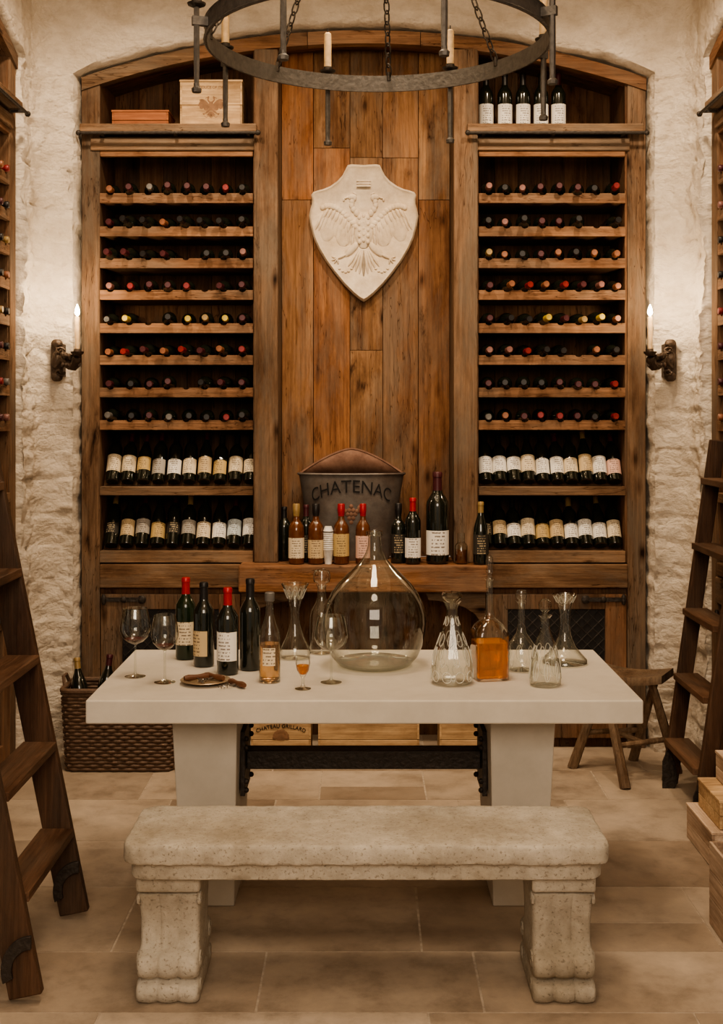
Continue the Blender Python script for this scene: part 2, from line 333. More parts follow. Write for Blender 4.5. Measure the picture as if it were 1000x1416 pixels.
# ------------------------------------------------------------------ room
AR=4.35; AC=3.585-AR
def zarch(u): return AC+math.sqrt(AR*AR-u*u)
SPR=zarch(1.41)
FACE=6.14; SFACE=6.06; SX=1.60
mback=lambda u,v,z:(u,FACE+v,z)
mleft=lambda u,v,z:(-(1.63+v),4.35+u,z)
mright=lambda u,v,z:(1.63+v,4.35+u,z)
courses=[0]; 
while courses[-1]<4.6: courses.append(courses[-1]+random.uniform(.13,.25))
def fillet(d,r=.15):
    if d>=r: return 0
    d=max(d,0.0); return r-math.sqrt(max(0,r*r-(r-d)**2))
def wall(name,mp,L0,L1,sv,seed,back):
    inner=[];outer=[]; st=.012; n=int(SPR/st); TOP=4.5
    for i in range(n): inner.append((-1.41,i*st)); outer.append((-L0,i*st))
    na=110
    for i in range(na+1):
        t=i/na; u=-1.41+2.82*t; inner.append((u,zarch(u)))
        if t<.15: outer.append((-L0,SPR+(TOP-SPR)*t/.15))
        elif t>.85: outer.append((L1,SPR+(TOP-SPR)*(1-t)/.15))
        else: outer.append((-L0+(L0+L1)*(t-.15)/.7,TOP))
    for i in range(n-1,-1,-1): inner.append((1.41,i*st)); outer.append((L1,i*st))
    b=MB(mp); rows=[]
    Mc=26
    for (iu,iz),(ou,oz) in zip(inner,outer):
        d=Vector((ou-iu,oz-iz)); Ld=d.length; d.normalize()
        row=[]
        spec=[(.20,0),(.10,0),(.05,.0),(.022,.004),(.006,.016)]+[(0,None)]*Mc
        for k,(vv,off) in enumerate(spec):
            if off is None:
                w=(k-4)/Mc; dist=.016+(Ld-.016)*w
            else: dist=off
            u=iu+d.x*dist; z=iz+d.y*dist
            q=Vector((u+seed*7,z,seed*3.1+vv))
            rough=1.0 if z<3.25 else max(.4,1-(z-3.25)*3)
            a=noise.fractal(q*5,0.75,2.0,7)*.021+noise.noise(Vector((q.x*4,q.y*13,5)))*.012
            a+=(1-abs(noise.noise(q*11)))*.009-.0045
            a+=.010*noise.cell(Vector((round(u*2.3+seed),sum(1 for c in courses if c<z),seed)))
            a*=rough
            for c in courses:
                cc=z-c-.03*noise.noise(q*5)
                if abs(cc)<.05: a-=.011*rough*math.exp(-(cc/.011)**2)
            if off is not None:
                e=.004+max(0,.016*(noise.noise(Vector((iu*3+seed,iz*7,2.2)))+.6)+.012*noise.noise(Vector((iu*9+seed,iz*22,7))))
                u+=d.x*e; z+=d.y*e
                if vv>.08: a=0
                row.append((u,sv+vv-a*.5,z))
            else:
                dd=(1.60-abs(u)) if back else (1.71-u)
                a+=fillet(dd)*(1.0 if dd>-.001 else 1.0)
                row.append((u,sv-a,max(z,0)))
        rows.append(row)
    b.loft(rows,cap=False,closed=False)
    return struct(b.build(name,'wall',ang=80))
wall('wall_back',mback,1.62,1.62,SFACE-FACE,1,True)
wall('wall_left',mleft,5.3,1.715,SX-1.63,2,False)
wall('wall_right',mright,5.3,1.715,SX-1.63,3,False)
fr_=random.Random(8)
b=MB(); ys=[-1.0,-.4,.2,.8,1.3,1.9,2.4,2.95,3.42,3.81,4.33,4.80,5.32,5.75,6.2,6.7]; gj=.0032
for j in range(len(ys)-1):
    x=-2.3-fr_.uniform(0,.5)
    while x<2.3:
        w=fr_.choice([.45,.62,.75,.85,.98,1.12])*fr_.uniform(.93,1.07); x2=x+w
        a0,a1=max(x,-2.3),min(x2,2.3)
        if a1-a0>.03:
            jit=lambda: fr_.uniform(-.0015,.0015)
            split=[(ys[j],ys[j+1])]
            if w<.6 and fr_.random()<.5: mY=ys[j]+(ys[j+1]-ys[j])*fr_.uniform(.4,.6); split=[(ys[j],mY),(mY,ys[j+1])]
            for ya,yb in split:
                p=[(a0+gj+jit(),ya+gj+jit()),(a1-gj+jit(),ya+gj+jit()),(a1-gj+jit(),yb-gj+jit()),(a0+gj+jit(),yb-gj+jit())]
                b.hexa([(q[0],q[1],-.03) for q in p]+[(q[0],q[1],0) for q in p])
        x=x2
nslab=len(b.bm.faces)
b.box(-2.3,2.3,-1.0,6.7,-.06,-.0015)
o=struct(b.build('floor','floor',smooth=False)); o.data.materials.append(M['mortar'])
for p in o.data.polygons:
    if p.index>=nslab: p.material_index=1
b=MB(); rows=[]
for i in range(25):
    a=PI*i/24; x=-1.66*math.cos(a); z=4.0+.42*math.sin(a); rows.append([(x,-1.0+7.3*j/6,z) for j in range(7)])
b.loft(rows,cap=False,closed=False); struct(b.build('ceiling','vault',ang=80))

# ------------------------------------------------------------------ wine racks
ROWS=[267,313,357,401,447,491,536,581]
TOPS=[Zc(y) for y in ROWS]
RH=.048
LEAN=R_(31)
def notched(u0,u1,z0,z1,cs,r=.017):
    pts=[(u0,z0),(u1,z0),(u1,z1)]
    for c in sorted(cs,reverse=True):
        for k in range(7):
            a=PI*k/6; pts.append((c+r*math.cos(a),z1-.010*math.sin(a)))
    pts.append((u0,z1)); return pts
def rack(mp,u0,u1,label,base,cols,rm,ledge=(0,0)):
    t=thing('wine_rack',label,'wine rack',base,group='wooden wine racks')
    D=.38
    b=MB(mp); n=6; w=(u1-u0)/n
    for i in range(n): b.box(u0+i*w+.001,u0+(i+1)*w-.001,D,D+.02,Zc(778),max(zarch(u0+i*w),zarch(u0+i*w+w))+.02)
    b.box(u0-.10,u1+.10,D+.02,D+.03,Zc(778),3.62)  # extra unseen sheet blocking stray world light at the plank gaps
    b.build('back_panel','wback',t,smooth=False)
    for s in (0,1):
        b=MB(mp); x=u0-.012 if s==0 else u1
        b.box(x,x+.012,.01,D,Zc(778),zarch(x)-.03); b.build('side_panel','wpost',t,smooth=False)
    for zt in TOPS:
        b=MB(mp); b.prism(notched(u0,u1,zt-RH,zt,cols),0,.022,lambda p,tt:(p[0],tt,p[1]))
        o=b.build('bottle_rail',rm,t,smooth=False)
        b=MB(mp); b.box(u0,u1,.022,D,zt-RH+.005,zt-.024); b.build('rail_shelf',rm,o,smooth=False)
    cl,sl=math.cos(LEAN),math.sin(LEAN)
    for y0,y1 in ((673,685),(762,778)):
        b=MB(mp); b.box(u0,u1,-.004,D,Zc(y1),Zc(y0)); b.build('shelf',rm,t,smooth=False,bevel=.002)
        z=Zc(y0)
        b=MB(mp); pp=[(.05+L_*sl+o_*cl, z+.022+L_*cl-o_*sl) for L_,o_ in ((.0,.0435),(.18,.0435),(.18,.054),(.0,.054))]
        pp=[(y,max(zz,z+.0005)) for y,zz in pp]
        b.prism(pp,u0+.002,u1-.002,lambda p,tt:(tt,p[0],p[1])); b.build('slanted_rest','wback',t,smooth=False)
    b=MB(mp); b.box(u0-.045,u1+.02,-.012,.03,Zc(208),Zc(191)); b.box(u0,u1,.0,.025,Zc(216),Zc(208))
    b.build('header_beam',rm,t,smooth=False,bevel=.004)
    b=MB(mp); b.box(u0-.09+ledge[0],u1+.02+ledge[1],-.055,D,Zc(185),Zc(174)); b.build('ledge',rm,t,smooth=False,bevel=.004)
    b=MB(mp); b.tube([(u0-.09+ledge[0],-.075,Zc(188)),(u1+.03+ledge[1],-.075,Zc(188))],.008,8)
    for x in (u0+.02,(u0+u1)/2,u1-.02): b.box(x-.008,x+.008,-.08,-.01,Zc(188)-.006,Zc(188)+.006)
    for x in (u0-.09+ledge[0],u1+.03+ledge[1]): b.ell((x,-.075,Zc(188)),(.014,.014,.014),u=8,v=6)
    b.build('iron_rod','iron',t)
    return t
U=dict(l0=Xc(138),l1=Xc(350),r0=Xc(662),r1=Xc(865))
pl=(U['l1']-U['l0']-.105)/7; pr=(U['r1']-U['r0']-.105)/7
lc=[U['l0']+.052+i*pl for i in range(8)]
rc=[U['r0']+.052+i*pr for i in range(8)]
rack(mback,U['l0'],U['l1'],'wooden wine rack left of the stone crest, two boxes on its top ledge',(-.95,FACE,.93),lc,'wrail')
rack(mback,U['r0'],U['r1'],'wooden wine rack right of the stone crest, five bottles on its top ledge',(.95,FACE,.93),rc,'wrail',ledge=(.03,.06))
sc_=[1.245-i*.0955 for i in range(7)]
rack(mleft,.55,1.31,'wooden wine rack seen edge-on behind the ladder at the left photo edge',(-1.63,5.28,.93),sc_,'wraily')
rack(mright,.55,1.31,'wooden wine rack seen edge-on above the ladder at the right photo edge',(1.63,5.28,.93),sc_,'wraily')

def frame(mp,label,base,rm):
    t=thing('wood_surround',label,'wood paneling',base)
    for s in (-1,1):
        b=MB(mp); x0,x1=(-1.41,-1.318) if s<0 else (1.318,1.41)
        b.box(x0,x1,0,.1,0,SPR-.01); b.build('corner_post','wpost',t,smooth=False,bevel=.004)
    b=MB(mp)
    for i in range(5):
        for k in range(6):
            a0=-1.41+2.82*(i+k/6)/5+(.003 if k==0 else 0); a1=-1.41+2.82*(i+(k+1)/6)/5
            b.hexa([(a0,-.01,zarch(a0)-.067),(a1,-.01,zarch(a1)-.067),(a1,.05,zarch(a1)-.067),(a0,.05,zarch(a0)-.067),(a0,-.01,zarch(a0)-.002),(a1,-.01,zarch(a1)-.002),(a1,.05,zarch(a1)-.002),(a0,.05,zarch(a0)-.002)])
    bmesh.ops.remove_doubles(b.bm,verts=b.bm.verts,dist=1e-4)
    b.build('arch_trim',rm,t,smooth=False)
    b=MB(mp)
    for k in range(4):
        d0=.052+k*.085; d1=d0+.083
        for i in range(16):
            u0=-1.4+2.8*i/16;u1=-1.4+2.8*(i+1)/16
            b.hexa([(u0,d0,zarch(u0)-.03),(u1,d0,zarch(u1)-.03),(u1,d1,zarch(u1)-.03),(u0,d1,zarch(u0)-.03),(u0,d0,zarch(u0)-.003),(u1,d0,zarch(u1)-.003),(u1,d1,zarch(u1)-.003),(u0,d1,zarch(u0)-.003)])
    bmesh.ops.remove_doubles(b.bm,verts=b.bm.verts,dist=1e-5)
    b.build('arch_soffit',rm,t,smooth=False)
    for x0,x1 in ((Xc(352),Xc(385)),(Xc(627),Xc(660))):
        b=MB(mp); b.box(x0,x1,-.035,.30,.93,zarch(.55)-.068); b.build('divider_post','wpost',t,smooth=False,bevel=.006)
    b=MB(mp); ws=[.165,.19,.17,.185,.163]; x=Xc(385)
    for i,w in enumerate(ws):
        x2=min(x+w,Xc(627)); top=zarch(0)-.03
        cuts=[.93]+[[2.78],[3.05,1.4],[2.0,3.0],[3.0],[2.78]][i]+[top]; cuts.sort()
        for z0,z1 in zip(cuts,cuts[1:]): b.box(x+.0015,x2-.0015,.24+.005*(i%2),.27,z0+.001,z1-.001)
        x=x2
    b.box(Xc(387),Xc(625),.271,.275,.93,3.57)  # hidden thin sheet, added so no light leaks between the planks
    b.build('plank_panel','wpanel',t,smooth=False,bevel=.0015)
    b=MB(mp); b.box(Xc(340),Xc(672),.302,.32,.93,3.57); b.build('backing_board','wback',t,smooth=False)  # unseen board added behind the posts to stop world light leaking through
    return t
frame(mback,'arched reclaimed-wood surround with plank centre panel on the back wall',(0,FACE,0),'wrail')
frame(mleft,'arched wood surround of the left side niche, mostly cut off by the photo edge',(-1.63,4.35,0),'wraily')
frame(mright,'arched wood surround of the right side niche, mostly cut off by the photo edge',(1.63,4.35,0),'wraily')

def basecab(mp,u0,u1,label,base,rm,side):
    t=thing('base_cabinet',label,'cabinet',base,group='base cabinets')
    b=MB(mp); b.box(u0,u1,.03,.42,0,.80); b.build('body','wback',t,smooth=False)
    b=MB(mp); b.box(u0,u1,-.01,.42,Zc(813),.92); b.build('top_beam',rm,t,smooth=False,bevel=.006)
    d=MB(mp); z0,z1=.05,Zc(822)
    sw=.11
    d.box(u0+.004,u0+sw,0,.03,z0,z1); d.box(u1-sw,u1-.004,0,.03,z0,z1)
    d.box(u0+sw,u1-sw,0,.03,z1-.075,z1); d.box(u0+sw,u1-sw,0,.03,z0,z0+.12)
    o=d.build('door','wpost',t,smooth=False,bevel=.003)
    g=MB(mp); g.box(u0+sw,u1-sw,.022,.028,z0+.12,z1-.075); g.build('dark_panel','black',o,smooth=False)
    g=MB(mp); x=u0+sw; zz0=z0+.12; zz1=z1-.075; W=u1-sw-x; Hh=zz1-zz0; st=.055
    i=-int(Hh/st)-1
    while i*st<W:
        for sgn in (1,-1):
            a=i*st; x0_=max(0,a); x1_=min(W,a+Hh)
            if x1_>x0_+.01:
                za=x0_-a; zb=x1_-a
                if sgn<0: za,zb=Hh-za,Hh-zb
                g.tube([(x+x0_,.016,zz0+za),(x+x1_,.016,zz0+zb)],.003,4)
        i+=1
    g.build('grille','iron',o)
    hg=MB(mp); xs=u0 if side<0 else u1; dr=1 if side<0 else -1; z=Zc(829)
    hg.box(min(xs+dr*.01,xs+dr*.2),max(xs+dr*.01,xs+dr*.2),-.010,.002,z-.010,z+.010)
    hg.ell((xs+dr*.21,-.006,z),(.022,.008,.022),u=8,v=6); hg.ell((xs+dr*.02,-.008,z),(.013,.012,.030),u=8,v=6); hg.ell((xs+dr*.12,-.008,z),(.016,.008,.016),u=8,v=6)
    hg.build('hinge','iron',o)
    return t
basecab(mback,-1.318,Xc(333),'wooden base cabinet with dark grille door, behind the wine bottles on the table',(-.95,FACE,0),'wrail',-1)
basecab(mback,Xc(672),1.318,'wooden base cabinet with dark grille door, behind the rustic stool',(.95,FACE,0),'wrail',1)
basecab(mleft,.30,1.318,'wooden base cabinet low behind the left ladder',(-1.63,5.1,0),'wraily',1)
basecab(mright,.30,1.318,'wooden base cabinet low behind the right ladder',(1.63,5.1,0),'wraily',1)
t=thing('counter','thick wooden centre counter under the crest carrying bucket and liquor bottles','counter',(0,FACE,0))
b=MB(); b.box(Xc(333)+.003,Xc(672)-.003,5.985,6.38,.80,.93); b.build('counter_top','wcounter',t,smooth=False,bevel=.008)
b=MB(); b.box(Xc(333),Xc(672),6.40,6.42,0,.80); b.build('recess_back','wback',t,smooth=False)
for s in (-1,1):
    b=MB(); x=Xc(333)+.01 if s<0 else Xc(672)-.01
    poly=[(0,.80),(0,.62)]+[(s*-1*(.26*(1-math.cos(a))+.02),.62+.13*math.sin(a)) for a in (0.2,.5,.8,1.1,1.4,PI/2)]+[(s*-.30,.80)]
    poly=[(x+p,z) for p,z in poly]
    b.prism(poly,6.06,6.10,lambda p,tt:(p[0],tt,p[1])); b.build('bracket','wrail',t,smooth=False,bevel=.003)

# ------------------------------------------------------------------ bottles
PROF={
'bordeaux':[(0,.006),(.028,.0),(.035,.002),(.0375,.010),(.0375,.190),(.0355,.203),(.027,.219),(.0175,.233),(.0145,.248),(.014,.284),(.0155,.285),(.0155,.296),(.013,.3),(0,.3)],
'burgundy':[(0,.006),(.030,.0),(.038,.003),(.0405,.012),(.0405,.150),(.037,.178),(.028,.207),(.019,.232),(.015,.25),(.014,.284),(.0158,.285),(.0158,.296),(.013,.3),(0,.3)],
'spirit':[(0,.006),(.032,.0),(.038,.003),(.0395,.010),(.0395,.165),(.036,.188),(.025,.205),(.017,.215),(.0145,.23),(.0145,.258),(.017,.26),(.017,.27),(0,.27)],
}
RB={'bordeaux':.0375,'burgundy':.0405,'spirit':.0395}
def bottle(kind,loc,label,lab='cream',cap='black',rot=(0,0,0),group=None,body='bottle',s=1.0,seg=18,name='wine_bottle',cat='wine bottle',sz=None,lz=(.05,.145),rm=None):
    t=thing(name,label,cat,loc,rot,group)
    if rm is not None: t.rotation_mode='QUATERNION'; t.rotation_quaternion=rm.to_quaternion()
    if s!=1 or sz: t.scale=(s,s,sz or s)
    inst('bottle_body',cmesh(('b',kind,body,seg),lambda b:b.lathe(PROF[kind],seg),body),t)
    if kind=='spirit': f=lambda b:b.lathe([(.0148,.235),(.0178,.258),(.018,.262),(.018,.292),(.015,.296),(0,.296)],seg)
    else: f=lambda b:b.lathe([(.0162,.2385),(.0152,.25),(.0148,.283),(.0163,.2845),(.0163,.2975),(.0135,.3012),(0,.3012)],seg)
    inst('capsule',cmesh(('c',kind,cap,seg),f,'cap_'+cap),t)
    if lab:
        r=RB[kind]+.0006; z1=min(lz[1],.148 if kind=='burgundy' else .18)
        inst('paper_label',cmesh(('l',kind,lab,seg,lz),lambda b:b.arc(r,lz[0],z1,-PI/2-1.35,-PI/2+1.35,14),'lab_'+lab),t)
    return t
def ordn(i): return ['first','second','third','fourth','fifth','sixth','seventh','eighth','ninth','tenth','eleventh'][i]
capw=['black','black','black','black','burgundy','burgundy','red','orange','pink','gold','grey']
fav=[['black','burgundy','burgundy','red'],['burgundy','black','orange','black'],['black','burgundy','black'],['pink','burgundy','pink','red'],['yellow','black','burgundy','black'],['orange','burgundy','pink','red'],['red','burgundy','black','burgundy'],['black','grey','red','burgundy']]
gaps={('left',2):(4,),('left',4):(2,),('right',5):(5,),('left',3):(5,),('right',1):(6,),('left',6):(4,)}
rg=random.Random(11)
for side,cols in (('left',lc),('right',rc)):
    for r,zt in enumerate(TOPS):
        byaw=rg.choice([-.10,.10,-.07,.08])*(1 if side=='left' else -1)
        for i,u in enumerate(cols):
            if i in gaps.get((side,r),()): byaw=-byaw; continue
            cp=rg.choice(fav[r] if rg.random()<.7 else capw)
            if side=='right' and r in (2,3) and rg.random()<.45: cp='orange'
            yaw=byaw+rg.uniform(-.02,.02)
            if i==0: yaw=min(yaw,.0)*.3+rg.uniform(-.01,.01)
            if i==len(cols)-1: yaw=max(yaw,0)*.3+rg.uniform(-.01,.01)
            pit=rg.uniform(0,.05)
            bottle('bordeaux',(u-.13*math.sin(yaw),FACE+.255+rg.uniform(-.04,.02),zt-.024+.0385),
                f'dark bottle with {cp} capsule lying {ordn(i)} in the {ordn(r)} row of {side} rack',
                lab=None,cap=cp,rot=(PI/2-pit,0,yaw),group=f'bottles lying in the {side} rack',seg=16)
ZS1=Zc(673); ZS2=Zc(762)
sets=[('upper display shelf, left rack',U['l0']+.052,ZS1,['cream','cream','gold','grey','white','cream','tan','gold','cream','cream'],.0772),
('lowest shelf, left rack',U['l0']+.045,ZS2,['black','tan','grey','gold','black','grey','cream','white','bluish','white'],.0772),
('upper display shelf, right rack',U['r0']+.042,ZS1,['white','white','white','cream','white','white','cream','tan','white','pink'],.0722),
('lowest shelf, right rack',U['r0']+.042,ZS2,['black','tan','white','cream','gold','tan','white','white','white','cream'],.0722)]
for nm,u0,z,labs,pt in sets:
    for i,lb in enumerate(labs):
        cp=rg.choice(['black','black','burgundy','gold','red' if i%3==0 else 'black'])
        rm=Matrix.Rotation(-LEAN+rg.uniform(-.02,.06),3,'X')@Matrix.Rotation(rg.uniform(-.3,.3),3,'Z')
        lz=rg.choice([(.04,.135),(.045,.125),(.05,.145),(.035,.12),(.06,.14)]) if lb!='black' else (.06,.12)
        kd='burgundy' if (i*7+len(nm))%4==0 else 'bordeaux'
        bottle(kd,(u0+i*pt,FACE+.045,z+.022),
            f'leaning dark bottle with {lb} label, {ordn(i)} on the {nm}',lab=lb,cap=cp,rm=rm,
            group='bottles leaning on the display shelves',s=.95 if kd=='bordeaux' else .88,sz=rg.uniform(.88,.98),lz=lz)
for i,px in enumerate((672,698,723,748,772)):
    bottle('bordeaux',((px-CX)/270,FACE+.15,Zc(174)+.001),
        f'standing bottle with white label, {ordn(i)} from the left on the right rack top ledge',
        lab='white',cap='black' if i<4 else 'burgundy',group='five bottles on the top ledge',rot=(0,0,rg.uniform(-.2,.2)),lz=(.04,.14))
for side,sx in (('left',-1),('right',1)):
    for r,zt in enumerate(TOPS):
        for i,u in enumerate(sc_[:2]):
            cp=rg.choice(capw)
            bottle('bordeaux',(sx*(1.63+.285),4.35+u,zt+.0145),
                f'dark bottle, {cp} capsule, {ordn(r)} row of {side} side rack, {"next to" if i==0 else "second from"} the post',
                lab=None,cap=cp,rot=(0,sx*-PI/2,0),group=f'bottles lying in the {side} side rack',seg=14)
    for r,z in enumerate((ZS1,ZS2)):
        for i in range(2):
            rm=Matrix.Rotation(sx*PI/2*-1,3,'Z')@Matrix.Rotation(-LEAN,3,'X')
            bottle('bordeaux',(sx*1.678,4.35+1.26-i*.082,z+.022),f'leaning dark bottle, {"upper" if r==0 else "lower"} shelf of {side} side rack, {"next to" if i==0 else "second from"} the post',
                lab='white' if i==0 else 'cream',cap='red' if r else 'black',group='bottles leaning in the side racks',rm=rm,lz=(.045,.135),s=.95)

# ------------------------------------------------------------------ boxes and crates
def crate(x0,x1,y0,y1,z0,z1,label,mat='wcrate',open_=False,group=None,name='wooden_crate',nb=2):
    t=thing(name,label,'crate',((x0+x1)/2,(y0+y1)/2,z0),group=group); th=.010
    b=MB(); hh=(z1-z0)/nb
    for k in range(nb):
        a=z0+k*hh+.0012; c=z0+(k+1)*hh-.0012
        b.box(x0+th,x1-th,y0,y0+th,a,c); b.box(x0+th,x1-th,y1-th,y1,a,c); b.box(x0,x0+th,y0,y1,a,c); b.box(x1-th,x1,y0,y1,a,c)
    b.box(x0+th,x1-th,y0+th,y1-th,z0,z0+.008)
    b.build('crate_body',mat,t,smooth=False,bevel=.0015)
    if not open_:
        b=MB(); b.box(x0-.003,x1+.003,y0-.003,y1+.003,z1,z1+.010); b.build('lid',mat,t,smooth=False,bevel=.0015)
    return t
def eagle(b,cx,yy,cz,s,th=.004):
    def e(x,z,rx,rz,rot=0,k=1.0): b.ell((cx+x*s,yy,cz+z*s),(rx*s,th*k,rz*s),Matrix.Rotation(R_(rot),3,'Y'),u=12,v=8)
    e(0,.01,.082,.16,0,1.5); e(0,.07,.070,.08,0,1.7)
    for j in range(5):
        for q in (-1,0,1): e(q*.035,.11-.05*j+.014*(q==0),.019,.026,0,1.85)
    for sg in (-1,1):
        e(sg*.20,.06,.13,.11,sg*-20,.85); e(sg*.29,.04,.075,.13,sg*-12,.85); e(sg*.16,-.02,.08,.11,sg*-8,.8)
        for j in range(6):
            q=j/5; e(sg*(.025+.075*math.sin(q*PI*.75)),.12+.16*q,.028-.006*q,.034,sg*20*(1-q),1.2)
        e(sg*.095,.285,.038,.027,sg*10,1.4); e(sg*.145,.278,.028,.010,sg*18,1.1); e(sg*.165,.262,.010,.018,0,1.0)
        e(sg*.075,.314,.022,.007,sg*-30,.9)
        for j in range(12):
            q=j/11; e(sg*(.07+.27*q),.04+.17*math.sin(q*PI*.62),.038-.014*q,.027,sg*-20,1.25)
        for k in range(10):
            x=.08+.031*k; top=.04+.17*math.sin(min(1,k/9)*PI*.62)-.01; ln=.20-.010*abs(k-4)+.03*(k>5)
            e(sg*(x+.012),top-ln*.55,.0155,ln*.52,sg*(-4-2.2*k),1.0)
        for k in range(8):
            x=.09+.033*k; top=.05+.15*math.sin(min(1,k/8)*PI*.6)
            e(sg*x,top-.055,.017,.055,sg*(-8-3*k),1.3)
        e(sg*.10,-.15,.034,.085,sg*-45,1.3)
        e(sg*.175,-.205,.014,.05,sg*-62,1.1)
        for a_ in (20,60,100,-20): e(sg*(.220+.02*math.cos(R_(a_))),-.225-.02*math.sin(R_(a_)),.032,.008,sg*a_,1.0)
        for k in range(5): e(sg*.022*k,-.265+.010*k,.0135,.115-.008*k,sg*-8*k,1.05)
        for j in range(5):
            q=j/4; e(sg*(.10+.10*q),-.31-.03*math.sin(q*PI),.014,.010,0,.7)
    return b
t=crate(-.925,-.612,FACE+.05,FACE+.30,Zc(174)+.001,Zc(174)+.235,'pale pine wine crate with branded crest on the left rack top ledge')
ex=(-.925-.612)/2
put_text('PRODUCE OF ITALY',.018,lambda x,y,z:(x,-.125-.0012-z,y+.205),'lettering','brand',t)
b=MB(); eagle(b,ex,FACE+.0497,Zc(174)+.11,.16,.0008); b.build('branded_crest','brand',t)
crate(-1.27,-.985,FACE+.06,FACE+.27,Zc(174)+.001,Zc(174)+.085,'low reddish wooden wine box at the left end of the left rack top ledge',mat='wcratered',name='wooden_box')
crate(-1.94,-1.66,5.30,5.60,Zc(174)+.001,Zc(174)+.22,'pine crate on the top ledge of the left side rack')
crate(1.66,1.94,5.30,5.60,Zc(174)+.001,Zc(174)+.25,'pine crate on the top ledge of the right side rack')
def xf(px,y): return (px-CX)*y/F
for a,c,lb,txt in ((347,430,'pine crate with arched lettering on the floor under the table','CHATEAU GRILLARD'),(440,580,'wide plain pine crate on the floor, middle of three under the table',None),(608,690,'small plain pine crate on the floor, rightmost of three under the table',None)):
    t=crate(xf(a,5.92),xf(c,5.92),5.92,6.10,.001,.20,lb,group='pine crates on the floor under the table')
    if txt:
        RR=.30
        put_text(txt,.026,lambda x,y,z:((RR+y)*math.sin(x/RR),-.0915-z,(RR+y)*math.cos(x/RR)-RR+.165),'lettering','ink',t)
        b=MB(); cxx=wloc(t).x
        for k in range(9):
            a_=PI*k/8; b.ell((cxx+.03*math.cos(a_),5.9185,.11+.03*math.sin(a_)),(.011,.0015,.011),u=8,v=6)
        b.ell((cxx,5.9185,.115),(.03,.0015,.02),u=8,v=6); b.build('printed_emblem','brand',t)
crate(1.13,1.46,3.72,4.02,.001,.27,'open wooden crate standing on the floor nearest at the right photo edge',mat='wcratepink',open_=True,nb=3)
crate(1.275,1.56,4.50,4.85,.001,.125,'lowest wine case of the stack before the right ladder',mat='wcratepink')
crate(1.31,1.57,4.52,4.81,.137,.235,'middle, orange-brown wine case of the stack before the right ladder',mat='wcrate')
crate(1.375,1.57,4.54,4.80,.247,.345,'small pale box topmost on the stack before the right ladder',mat='wcratepink')

# ------------------------------------------------------------------ crest
t=thing('stone_crest','carved cream limestone shield with two-headed eagle hung on the wood panel','wall crest',(0,6.36,2.25))
half=[(503,231),(520,230),(525,231),(528,237),(532,245),(539,253),(549,260),(558,264),(566,266),(572,268),(575,272),(574,278),(574,284),(576,291),(578,301),(576,314),(572,330),(565,346),(555,363),(543,379),(530,395),(516,409),(507,416),(503,418)]
sc=1/266.
def shp(k=1.0):
    r=[]
    for x,y in half: r.append(((x-503)*sc*k,(325-y)*sc*k))
    l=[(-x,z) for x,z in reversed(r[1:-1])]
    return r+l
S0=[(x,z+2.6) for x,z in shp(1)]; S1=[(x,z+2.6) for x,z in shp(.965)]; S2=[(x,z+2.6) for x,z in shp(.92)]
b=MB(); b.loft([[(x,6.376,z) for x,z in S0],[(x,6.338,z) for x,z in S0],[(x,6.326,z) for x,z in S1],[(x,6.336,z) for x,z in S2]])
b.build('shield','crest',t,ang=50)
b=MB(); eagle(b,0,6.338,2.610,.62,.0115)
for k in range(3): b.box(-.036,.036,6.321,6.340,2.838+.014*k,2.847+.014*k)
b.box(-.029,.029,6.326,6.340,2.838,2.875)
b.build('eagle_relief','crest',t,ang=60)

